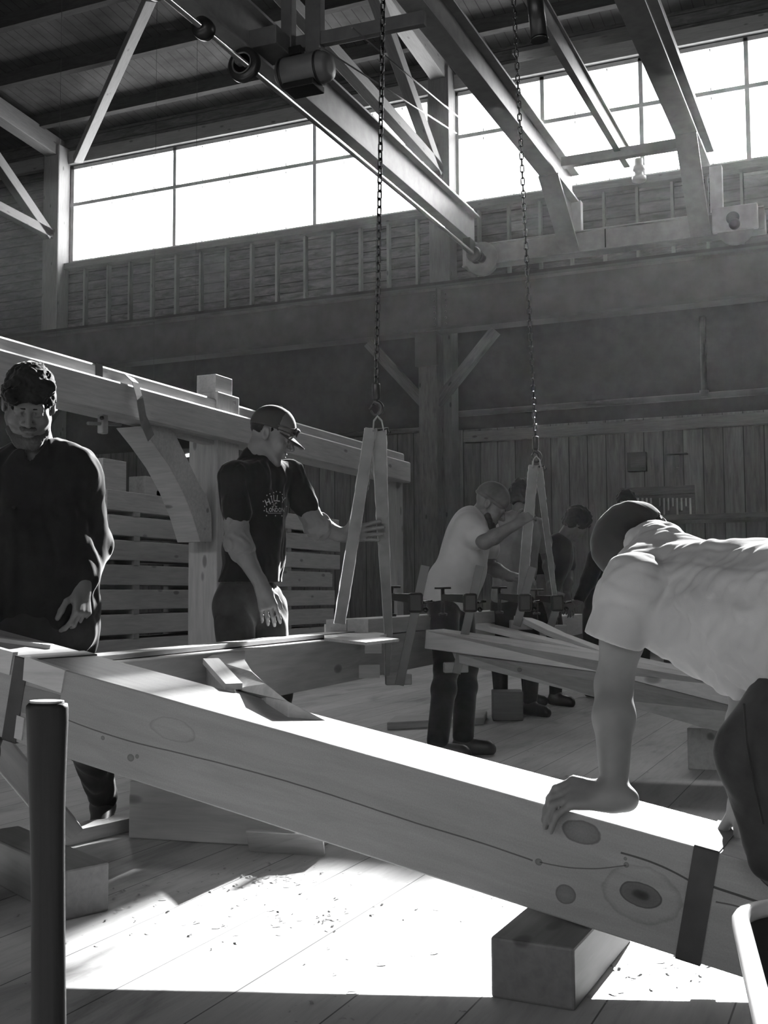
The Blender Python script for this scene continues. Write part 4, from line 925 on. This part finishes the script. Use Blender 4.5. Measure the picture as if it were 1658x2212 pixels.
W2 = P(1604, 1722, 2.60); K2 = P(1574, 1772, 2.62); el2 = P(1612, 1500, 2.74); arm_sd(b, shF, el2, W2, .95); h2 = nrm(K2 - W2)
hand_sd(b, W2, h2, -X_ + F_ * .4 + Zu * .5, False, ((.9, 1.0, .7),) * 4, .3, .95)
hc = P(1383, 1200, 2.97); hf = nrm(-X_ * .62 + F_ * .25 - Zu * .72); hu = nrm(-X_ * .55 + F_ * .1 + Zu * .75); R = frame(hf, hu)
L = head_sd(b, hc, R); b.cap(L(0, -.02, -.06), nk, .056, .060, .03).cap(nk, P(1450, 1268, 2.78), .06, .09, .04).cap(P(1450, 1268, 2.78), pv, .085, .10, .04).cap(shN, shF, .05, .05, .04); b.mesh(.0042, T, 'body', SK)
# tee: back, hanging belly, hollow sleeve
q = SD(); c1, c2, c3 = P(1440, 1268, 2.78), P(1560, 1318, 2.62), P(1720, 1335, 2.42)
q.cap(c1, c2, .118, .150, .05).cap(c2, c3, .150, .172, .05).cap(shN, shF, .066, .070, .04).cap(nk, c1, .085, .11, .05)
q.cap(P(1478, 1355, 2.62), P(1580, 1440, 2.5), .07, .06, .05).cap(P(1580, 1430, 2.5), P(1597, 1502, 2.46), .062, .018, .03).cap(P(1620, 1400, 2.48), P(1760, 1420, 2.32), .085, .11, .04)
q.cap(P(1410, 1300, 2.66), P(1425, 1385, 2.66), .06, .03, .03)
se = P(1321, 1395, 2.64); q.cap(shN, se, .068, .069, .03); q.cap(shN * .3 + se * .7, se + (se - shN) * .6, .055, .059, .004, 's')
hem = nrm(se - shN); w1 = wav(3, 26, .006, nrm(X_ * .8 - Zu * .5)); w2 = wav(9, 60, .0022, nrm(X_ * .7 + Zu * .5)); dsp = lambda Xp: w1(Xp) + w2(Xp)
hp_ = P(1318, 1384, 2.64)
fade = lambda Xp: np.clip(np.linalg.norm(Xp - se, axis=1) / .16, .12, 1.0)
q.disp = lambda Xp: dsp(Xp) * fade(Xp)
q.p = [p_ for p_ in q.p if p_[6] == 'u'] + [p_ for p_ in q.p if p_[6] == 's']
q.cut(hp_, hem, .083); q.cut(P(1632, 1508, 2.44), nrm(P(1690, 1560, 2.44) - P(1660, 1480, 2.44)) * .6 - Zu * .6, 1.5)
q.mesh(.0042, T, 'tee_shirt', CL['white'])
# jeans: kneeling leg on the beam, the other behind
q = SD(); q.cap(P(1800, 1445, 2.36), P(1728, 1555, 2.34), .12, .105, .05).cap(P(1728, 1555, 2.34), P(1655, 1636, 2.33), .105, .090, .05).cap(P(1652, 1632, 2.33), P(1700, 1838, 2.32), .090, .074, .05).cap(P(1700, 1835, 2.32), P(1960, 1800, 2.50), .070, .06, .03)
q.cap(P(1800, 1460, 2.5), P(1830, 1780, 2.62), .12, .08, .04); q.cap(P(1830, 1780, 2.62), P(1990, 1850, 2.9), .075, .06, .03)
w3 = wav(21, 45, .0035, nrm(Zu * .9 + X_ * .2)); kn = P(1660, 1835, 2.32)
q.disp = lambda Xp: w3(Xp) * (.4 + 1.6 * np.exp(-((Xp - kn) ** 2).sum(1) / .012)); q.mesh(.0052, T, 'jeans', CL['jeans'])
sh_q = SD()
for kk, ee in ((P(1700, 1838, 2.32), P(1960, 1800, 2.50)), (P(1830, 1780, 2.62), P(1990, 1850, 2.9))):
    dr = nrm(ee - kk); sh_q.cap(ee - dr * .03, ee + dr * .05, .05, .046, .02).cap(ee + dr * .04, ee + dr * .07 - Zu * .13, .044, .036, .03)
sh_q.mesh(.006, T, 'boots', CL['boot'])
G().strip([P(1606, 1520, 2.22), P(1612, 1600, 2.235), P(1630, 1700, 2.24), P(1648, 1780, 2.24)], [X_] * 4, .004, .004).build('jeans_seam', CL['darkjeans'], T)
q = hair_sd(L, R, 1.0, .10, -.03, .004, 5, .002, 190); q.mesh(.0036, T, 'hair', CL['hair'])
q = SD(); q.ell(L(0, -.012, .052), np.array((.088, .108, .092)), R, .01); q.cut(L(0, 0, .028), nrm(-R[2] - R[1] * .05)); q.disp = wav(8, 40, .0015)
cp_ = q.mesh(.0042, T, 'cap', CL['cap'])
G().strip([L(x * .09, -.106 + .03 * abs(x), .034 + .006 * (1 - x * x)) for x in np.linspace(-.8, .8, 7)], [R[2]] * 7, .004, .016).build('cap_strap', CL['capl'], cp_)

# ---- the man in the dark shirt at the left edge
T = person('man in a dark long-sleeved shirt looking down at the left edge', P(60, 1350, 3.75) * (1, 1, 0))
hc = P(62, 876, 3.74); R = frame(-F_ * .80 + X_ * .26 - Zu * .52, Zu * .9 - F_ * .3 + X_ * .12); nk = P(80, 992, 3.82); pv = P(92, 1330, 3.80)
shL, shR = P(172, 1030, 3.80), P(-38, 1035, 3.80); elL, wrL = P(196, 1180, 3.86), P(176, 1262, 3.72); elR, wrR = P(-95, 1190, 3.85), P(-60, 1320, 3.70)
b = SD(); L = head_sd(b, hc, R, 1.0, True, .004); b.cap(L(0, -.02, -.06), nk, .062, .068, .03); torso_sd(b, nk, pv, shL, shR, -.015); arm_sd(b, shL, elL, wrL, 1.05); arm_sd(b, shR, elR, wrR, 1.05)
hand_sd(b, wrL, nrm(P(177, 1350, 3.70) - wrL), X_ * .75 - F_ * .3, True, ((.5, .5, .3), (.55, .55, .35), (.6, .6, .35), (.65, .6, .4)), .25, 1.06, .02)
hand_sd(b, wrR, -Zu, -X_ * .8 - F_ * .3, False, ((.5, .5, .3),) * 4, .25, 1.05, .02); b.mesh(.0042, T, 'body', SKd)
q = SD(); Rt, at_ = torso_sd(q, nk, pv, shL, shR, .022, 1.06, .06, .035)
for s_, e_, w_ in ((shL, elL, wrL), (shR, elR, wrR)): q.cap(s_, e_, .078, .066, .04); q.cap(e_, e_ * .2 + w_ * .8, .068, .050, .03)
q.cap(nk + (0, 0, -.03), nk + (0, 0, .0), .085, .078, .03); q.cap(nk + (0, 0, -.015), nk + (0, 0, .09) - F_ * .03, .066, .060, .01, 's'); q.cap(nk - F_ * .09 + (0, 0, -.05), nk - F_ * .06 + (0, 0, .04), .02, .04, .01, 's')
q.disp = lambda Xp, a=wav(31, 22, .0065, Zu), c_=wav(32, 55, .003, Zu): a(Xp) + c_(Xp); q.cut(pv + (0, 0, -.13), -Zu); q.mesh(.0055, T, 'shirt', CL['dark'])
g = G()
for z in (.30, .20, .10): g.lathe([(.006, 0), (.006, .003), (.004, .004)], nk * 0 + (pv * (1 - z / .45) + nk * (z / .45)) - F_ * .165 + X_ * -.03, -F_, 8)
g.build('shirt_buttons', CL['black'], T)
q = SD(); q.ell(pv + (0, 0, -.03), (.185, .14, .16), Rt, .04); hL, hR = P(140, 1375, 3.82), P(10, 1375, 3.80)
aL = FL(222, 1722, .11); kL = (hL * .45 + aL * .55) + (0, 0, .06) - F_ * .1; aR = FL(-95, 1880, .11); kR = hR * .5 + aR * .5 - F_ * .06
legs_sd(q, hL, kL, aL, hR, kR, aR, 1.05); q.disp = wav(35, 40, .004, Zu); q.cut(pv + (0, 0, .06), Zu); q.mesh(.007, T, 'trousers', CL['darkjeans'])
q = SD(); boot_sd(q, aL, X_ * .15 - F_ * .9 - Zu * .35); boot_sd(q, aR, -F_); q.mesh(.006, T, 'boots', CL['boot'])
q = SD(); q.cap(L(.014, .094, .026), L(.046, .085, .028), .0045, .0035, .004).cap(L(-.014, .094, .026), L(-.046, .085, .028), .0045, .0035, .004); q.mesh(.0036, T, 'eyebrows', CL['hair'])
q = hair_sd(L, R, 1.0, .040, .0, .008, 41, .0045, 110); q.disp = lambda Xp, a=wav(41, 170, .0025, R[1]), c_=wav(44, 50, .0035): a(Xp) + c_(Xp)
q.p = q.p[:1] + [q.p[2]]; q.cap(L(-.055, .066, .092), L(.052, .088, .066), .022, .018, .02).cap(L(.052, .088, .066), L(.068, .05, .05), .018, .016, .02).cap(L(-.07, -.02, .04), L(-.072, .0, .015), .014, .010, .015).cap(L(.07, -.02, .04), L(.072, .0, .015), .014, .010, .015).cap(L(-.04, -.075, .0), L(.04, -.075, .0), .04, .04, .03); q.cuts = []; q.mesh(.0042, T, 'hair', CL['hair'])
q = SD(); q.ell(L(0, .066, -.098), np.array((.040, .038, .030)) * 1.04, R, .01).cap(L(-.05, .035, -.075), L(-.024, .074, -.098), .020, .020, .02).cap(L(.05, .035, -.075), L(.024, .074, -.098), .020, .020, .02).cap(L(-.02, .096, -.043), L(.02, .096, -.043), .007, .007, .01)
q.disp = wav(43, 260, .0016); q.ell(L(0, .103, -.063), np.array((.020, .02, .011)), R, .005, 's'); q.mesh(.0036, T, 'beard', CL['beard'])

# ---- the man in the cap and printed tee
T = person('man in a dark baseball cap and printed black tee holding the near sling', P(540, 1290, 5.2) * (1, 1, 0))
hc = P(584, 944, 5.20); R = frame(X_ * .92 - F_ * .06 - Zu * .36, Zu * .93 + X_ * .36); nk = P(556, 1000, 5.22); pv = P(535, 1292, 5.18)
shR, shL = P(508, 1030, 5.06), P(628, 1030, 5.36); elR, wrR = P(512, 1168, 5.02), P(566, 1268, 4.98); elL, wrL = P(682, 1136, 5.40), P(742, 1156, 5.42)
b = SD(); L = head_sd(b, hc, R, 1.0); b.cap(L(0, -.025, -.055), nk, .060, .066, .03); torso_sd(b, nk, pv, shL, shR, -.02); arm_sd(b, shR, elR, wrR); arm_sd(b, shL, elL, wrL)
hand_sd(b, wrR, nrm(P(584, 1332, 4.97) - wrR), -F_ * .8 + X_ * .2, False, ((.25, .35, .25), (.3, .4, .25), (.35, .45, .3), (.4, .45, .3)), .3, 1.05)
hand_sd(b, wrL, nrm(P(790, 1150, 5.44) - wrL), F_ * .95 + Zu * .1, True, ((.25, .3, .2), (.22, .25, .2), (.25, .3, .2), (.3, .3, .2)), .7, 1.1, .10); b.mesh(.0042, T, 'body', SKm)
q = SD(); Rt, at_ = torso_sd(q, nk, pv, shL, shR, .012, 1.0, .05, .012)
for s_, e_ in ((shR, elR), (shL, elL)): q.cap(s_, s_ * .46 + e_ * .54, .070, .066, .04)
q.cap(nk, nk + (0, 0, .012) , .075, .07, .03); q.cap(nk + (0, 0, .005), L(0, -.02, -.05), .066, .06, .008, 's')
q.disp = lambda Xp, a=wav(51, 24, .006, Zu), c_=wav(52, 60, .002, Zu): a(Xp) + c_(Xp)
q.cuts = [(np.array((pv[0], pv[1], P(535, 1258, 5.18)[2])), -Zu, None)]
# keep the sleeves above the hem
tee2 = q.mesh(.005, T, 'tee_shirt', CL['black'])
for s_, e_, w_ in ((shR, elR, wrR), (shL, elL, wrL)):
    q = SD(); m_ = s_ * .5 + e_ * .5; f_ = e_ * .80 + w_ * .20; q.cap(m_, e_, .055, .054, .02).cap(e_, f_, .054, .052, .02).cap(e_ * .95 + w_ * .05, f_, .057, .057, .02)
    q.disp = lambda Xp, c_=wav(55, 70, .003, nrm(elR - shR)): c_(Xp); q.mesh(.0042, T, 'grey_sleeve', CL['grey'])
q = SD(); q.ell(pv + (0, 0, -.01), (.165, .128, .15), Rt, .04); hL, hR = P(575, 1312, 5.28), P(505, 1312, 5.10)
aL, aR = FL(596, 1690, .1), FL(508, 1706, .1); legs_sd(q, hL, hL * .5 + aL * .5 + X_ * .02, aL, hR, hR * .5 + aR * .5 + X_ * .02, aR, 1.04, .006); q.cut(pv + (0, 0, .10), Zu); q.disp = wav(57, 40, .004, Zu); q.mesh(.0065, T, 'jeans', CL['jeans'])
q = SD(); boot_sd(q, aL, X_ * .9 - F_ * .3); boot_sd(q, aR, X_ * .9 - F_ * .3); q.mesh(.007, T, 'boots', CL['boot'])
q = hair_sd(L, R, 1.0, .05, -.030, .001, 61, .0015, 190); q.p = [q.p[0], q.p[2]]; q.mesh(.005, T, 'hair', CL['hair'])
q = SD(); q.ell(L(0, -.008, .052), np.array((.088, .108, .096)), R, .01); q.cut(L(0, 0, .036), nrm(-R[2] + R[1] * .06)); cp_ = q.mesh(.0042, T, 'cap', CL['cap'])
q = SD(); q.ell(L(0, -.008, .0525), np.array((.089, .109, .097)), R, .01); q.cut(L(0, 0, .037), nrm(-R[2] + R[1] * .06)); q.cut(L(0, .032, 0), -R[1]); q.mesh(.0042, cp_, 'front_panel', CL['capl'])
G().lathe([(.0, .006), (.007, .004), (.009, 0)], L(0, -.008, .148), R[2], 12).build('cap_button', CL['cap'], cp_)
cap_brim(L, R, 1.0, cp_, CL['cap'], .078, .078, .044, .034, .078)
g = G(); sg = thing  # sunglasses pushed up on the cap
for x in (-.034, .034): g.add([L(x + .028 * math.cos(a), .111 - .004 * abs(math.cos(a)), .060 + .019 * math.sin(a)) for a in np.linspace(0, 6.283, 15)[:-1]] , [tuple(range(14))])
o = g.build('sunglass_lenses', MW['chain'], T); md = o.modifiers.new('thick', 'SOLIDIFY'); md.thickness = .003
G().tube([L(-.066, .095, .062), L(-.03, .114, .074), L(.03, .114, .074), L(.066, .095, .062), L(.088, .03, .055)], .0028, 8).tube([L(-.066, .095, .062), L(-.088, .03, .055)], .0028, 8).build('sunglass_frame', MW['black'], T)
# chest print: an arched word, a monogram, a second word and rows of dots
dg = bpy.context.evaluated_depsgraph_get()
def on_chest(o, px, py):
    dg.update(); inv = o.matrix_world.inverted(); org = inv @ Vector(CC); d = (inv.to_3x3() @ Vector(ray(px, py))).normalized()
    ok, loc, nr, _ = o.ray_cast(org, d); return (np.array(o.matrix_world @ loc), np.array(nr)) if ok else (P(px, py, 5.0), -F_)
pr = G(); bpy.context.view_layer.update()
GL = {'H': ((0, 0, 0, 1), (1, 0, 1, 1), (0, .5, 1, .5)), 'I': ((.5, 0, .5, 1), (.2, 0, .8, 0), (.2, 1, .8, 1)), 'L': ((.1, 0, .1, 1), (.1, 0, .9, 0)), 'Y': ((.5, 0, .5, .5), (.5, .5, 0, 1), (.5, .5, 1, 1)),
      'J': ((.7, 1, .7, .15), (.7, .15, .35, 0), (.35, 0, .05, .2)), 'C': ((.9, .85, .5, 1), (.5, 1, .1, .7), (.1, .7, .1, .3), (.1, .3, .5, 0), (.5, 0, .9, .15)), 'O': ((.5, 1, .05, .7), (.05, .7, .05, .3), (.05, .3, .5, 0), (.5, 0, .95, .3), (.95, .3, .95, .7), (.95, .7, .5, 1)), 'N': ((0, 0, 0, 1), (0, 1, 1, 0), (1, 0, 1, 1)), 'D': ((.05, 0, .05, 1), (.05, 1, .7, .85), (.7, .85, .95, .5), (.95, .5, .7, .15), (.7, .15, .05, 0))}
def stroke(a, b_, wpx):
    pa_, na = on_chest(tee2, *a); pb_, nb = on_chest(tee2, *b_)
    n_ = nrm(na + nb); side = nrm(np.cross(pb_ - pa_, n_)) * wpx * 5.1 / 2450 / 2; o_ = n_ * .0018
    pr.add([pa_ - side + o_, pb_ - side + o_, pb_ + side + o_, pa_ + side + o_], [(0, 1, 2, 3)])
def letter(ch, cx, cy, w_, h_, rot, wp):
    ca, sa = math.cos(rot), math.sin(rot); tr_ = lambda u, v: (cx + (u - .5) * w_ * ca + (v - .5) * h_ * sa, cy + (u - .5) * w_ * sa - (v - .5) * h_ * ca)
    for u0, v0, u1, v1 in GL[ch]: stroke(tr_(u0, v0), tr_(u1, v1), wp)
for ch, cx, cy, r_ in (('H', 577.5, 1084.5, -.38), ('I', 586, 1078.5, -.2), ('L', 593.5, 1075.5, -.05), ('L', 601, 1076, .08), ('Y', 610.5, 1080, .28)): letter(ch, cx, cy, 8 if ch != 'I' else 6, 13, r_, 2.4)
letter('J', 588.5, 1091.5, 5, 9, 0, 1.8); letter('C', 595, 1090.5, 6, 9, 0, 1.8)
for i, ch in enumerate('LONDON'): letter(ch, 577 + i * 6.6, 1101.5, 5.2, 8.5, 0, 1.7)
for i in range(10): stroke((578 + i * 2.9, 1108.6), (580 + i * 2.9, 1108.6), 1.4)
for px, py in ((576, 1070), (582, 1067), (590, 1064.5), (596, 1062), (604, 1063.5), (609, 1068), (568, 1083), (571, 1094), (570, 1103), (618, 1094), (575, 1114), (594, 1114), (608, 1114.5)): stroke((px - 1, py), (px + 1, py), 2.4)
pr.build('shirt_print', plain('faded print ink', .30, .8), T)

# ---- the man in the knit cap and white tee
T = person('man in a knit cap and white tee leaning to the far sling', P(985, 1300, 7.0) * (1, 1, 0))
hc = P(1056, 1094, 7.0); R = frame(X_ * .80 - F_ * .12 - Zu * .58, Zu * .85 + X_ * .5); nk = P(1022, 1120, 7.02); pv = P(968, 1292, 6.98)
shR, shL = P(1010, 1142, 6.86), P(1048, 1146, 7.22); elR, wrR = P(1046, 1172, 6.72), P(1118, 1130, 6.74); elL, wrL = P(1058, 1226, 7.18), P(1105, 1246, 7.02)
b = SD(); L = head_sd(b, hc, R, 1.03); b.cap(L(0, -.02, -.06), nk, .058, .066, .03); torso_sd(b, nk, pv, shL, shR, -.02); arm_sd(b, shR, elR, wrR, 1.0); arm_sd(b, shL, elL, wrL, 1.0)
hand_sd(b, wrR, nrm(P(1150, 1108, 6.76) - wrR), -F_ * .8 + Zu * .4, False, ((.7, .7, .5),) * 4, .5); hand_sd(b, wrL, nrm(P(1130, 1244, 6.98) - wrL), Zu, True, ((.4, .5, .3),) * 4, .4); b.mesh(.006, T, 'body', SKm)
q = SD(); Rt, at_ = torso_sd(q, nk, pv, shL, shR, .02, 1.04, .05, .03)
for s_, e_ in ((shR, elR), (shL, elL)): q.cap(s_, s_ * .5 + e_ * .5, .078, .075, .04)
q.cap(at_(.2), pv + (0, 0, -.03) , .15, .16, .05); q.disp = lambda Xp, a=wav(71, 22, .007, Zu): a(Xp); q.cut(pv - nrm(nk - pv) * .06, -nrm(nk - pv)); tee3 = q.mesh(.007, T, 'tee_shirt', CL['white'])
q = SD(); q.ell(pv + (0, 0, -.05), (.165, .13, .15), Rt, .04); aL, aR = FL(1000, 1590, .1), FL(945, 1600, .1); hL, hR = P(990, 1310, 7.1), P(958, 1310, 6.9)
legs_sd(q, hL, hL * .5 + aL * .5 + X_ * .03, aL, hR, hR * .5 + aR * .5 + X_ * .03, aR, 1.0, .006); q.cut(pv + (0, 0, .03), Zu); q.mesh(.009, T, 'trousers', CL['darkjeans'])
q = SD(); boot_sd(q, aL, X_); boot_sd(q, aR, X_); q.mesh(.01, T, 'boots', CL['boot'])
q = SD(); q.ell(L(0, -.012, .055), np.array((.087, .108, .098)) * 1.03, R, .01); q.cut(L(0, 0, .026), nrm(-R[2] - R[1] * .10)); q.cap(L(-.06, .02, .03), L(.06, .02, .03), .02, .02, .02); cp_ = q.mesh(.006, T, 'knit_cap', CL['knit'])
q = SD(); q.ell(L(0, -.010, .034), np.array((.092, .113, .026)) * 1.03, R, .01); q.mesh(.006, cp_, 'cap_cuff', CL['knit'])
q = SD(); q.ell(L(0, .068, -.11), np.array((.048, .05, .05)), R, .02).cap(L(-.055, .03, -.06), L(-.026, .075, -.105), .024, .026, .02).cap(L(.055, .03, -.06), L(.026, .075, -.105), .024, .026, .02); q.disp = wav(75, 180, .003); q.mesh(.006, T, 'beard', CL['beard'])
# ---- the others at the back
def simple(label, hc, face, up, nk, pv, shA, shB, arms, top, hair, s=1.0, tname='tee_shirt', bare=True, h=.009, feet=None, sk=SKd):
    T = person(label, np.asarray(pv) * (1, 1, 0)); R = frame(face, up); b = SD(); L = head_sd(b, hc, R, s); b.cap(L(0, -.02, -.06), nk, .056, .064, .03); torso_sd(b, nk, pv, shA, shB, -.02)
    q = SD(); Rt, at_ = torso_sd(q, nk, pv, shA, shB, .016, 1.02, .05, .02)
    for (s_, e_, w_, left, dr) in arms:
        arm_sd(b, s_, e_, w_); hand_sd(b, w_, dr, F_ * -.7 + Zu * .5, left, ((.4, .5, .3),) * 4, .4); q.cap(s_, s_ * .5 + e_ * .5 if bare else e_, .074, .070, .04)
        if not bare: q.cap(e_, e_ * .15 + w_ * .85, .066, .05, .03)
    b.mesh(h * .8, T, 'body', sk); q.disp = wav(int(hc[0] * 100) % 97, 22, .007, Zu); q.cut(np.asarray(pv) + (0, 0, -.10), -Zu); sh_ = q.mesh(h, T, tname, top)
    q = SD(); q.ell(np.asarray(pv) + (0, 0, -.05), (.165, .13, .15), Rt, .04); f0 = np.asarray(pv) * (1, 1, 0) + X_ * .1 + (0, 0, .1) - F_ * .1; f1 = np.asarray(pv) * (1, 1, 0) - X_ * .1 + (0, 0, .1)
    legs_sd(q, np.asarray(pv) + X_ * .08 + (0, 0, -.06), (np.asarray(pv) + f0) / 2 + X_ * .08, f0, np.asarray(pv) - X_ * .08 + (0, 0, -.06), (np.asarray(pv) + f1) / 2 - X_ * .06, f1); q.cut(np.asarray(pv) + (0, 0, .05), Zu); q.mesh(h, T, 'trousers', CL['darkjeans'])
    q = SD(); boot_sd(q, f0, X_ * .6 - F_ * .6); boot_sd(q, f1, X_ * .6 - F_ * .6); q.mesh(h, T, 'boots', CL['boot'])
    if hair is not None: q = hair_sd(L, R, s, .06, -.04, .018, 3, .004, 80); q.mesh(h * .7, T, 'hair', hair)
    return T, L, sh_
Z4 = 8.35; T, L, sh_ = simple('man in a grey shirt standing behind the far sling, seen from the back', P(1128, 1078, Z4), F_ + X_ * .4 - Zu * .4, Zu, P(1122, 1112, Z4), P(1108, 1290, Z4), P(1086, 1132, Z4), P(1160, 1142, Z4 + .15), ((P(1086, 1132, Z4), P(1080, 1215, Z4 - .05), P(1095, 1280, Z4 - .1), True, -Zu), (P(1160, 1142, Z4 + .15), P(1182, 1205, Z4 + .2), P(1190, 1270, Z4), False, -Zu)), CL['stripe'], CL['hair'], 1.0, 'shirt')
Z5 = 9.1; simple('dark haired man in a black tee bending forward at the back', P(1244, 1132, Z5), X_ * .75 + F_ * .2 - Zu * .6, Zu * .8 + X_ * .6, P(1212, 1172, Z5), P(1165, 1300, Z5), P(1168, 1200, Z5 - .15), P(1222, 1190, Z5 + .2), ((P(1176, 1200, Z5 - .15), P(1168, 1262, Z5 - .2), P(1185, 1312, Z5 - .25), False, nrm(-Zu + X_ * .3)), (P(1222, 1192, Z5 + .2), P(1226, 1245, Z5 + .1), P(1224, 1292, Z5 - .05), True, nrm(-Zu + X_ * .4))), CL['black'], CL['hair'])
Z6 = 9.7; simple('man in dark clothes at the back, half hidden behind the kneeling man', P(1330, 1152, Z6), -X_ * .8 - Zu * .5, Zu - X_ * .3, P(1320, 1190, Z6), P(1300, 1310, Z6), P(1288, 1205, Z6 - .1), P(1345, 1205, Z6 + .1), ((P(1288, 1205, Z6 - .1), P(1270, 1255, Z6 - .2), P(1248, 1300, Z6 - .3), True, nrm(-X_ - Zu * .5)), (P(1345, 1205, Z6 + .1), P(1352, 1265, Z6), P(1350, 1310, Z6), False, -Zu)), CL['dark'], CL['hair'], 1.0, 'jacket', False)
Z7 = 10.6; simple('man standing farthest back, only his head showing above the kneeling man', P(1352, 1092, Z7), -F_ * .8 - X_ * .3, Zu, P(1353, 1128, Z7), P(1356, 1258, Z7), P(1328, 1140, Z7), P(1382, 1140, Z7), ((P(1328, 1140, Z7), P(1322, 1205, Z7), P(1325, 1255, Z7), False, -Zu), (P(1382, 1140, Z7), P(1388, 1205, Z7), P(1386, 1255, Z7), True, -Zu)), CL['dark'], CL['hair'], 1.0, 'jacket', False)

# ================================================================== dusty air in the hall
m = bpy.data.materials.new('dusty air'); m.use_nodes = True; nt = m.node_tree
for n in list(nt.nodes): nt.nodes.remove(n)
out = nn(nt, 'ShaderNodeOutputMaterial'); vs_ = nn(nt, 'ShaderNodeVolumeScatter'); vs_.inputs['Density'].default_value = .0005; vs_.inputs['Anisotropy'].default_value = .6
nt.links.new(vs_.outputs[0], out.inputs['Volume'])
o = G().box(((X0 + X1) / 2, (Y0 + YW) / 2, 5.3), (X1 - X0 - .1, YW - Y0 - .2, 10.5)).build('haze', m)
tag(o, 'thin dusty haze filling the hall and catching the sunlight', 'haze', None, 'stuff')
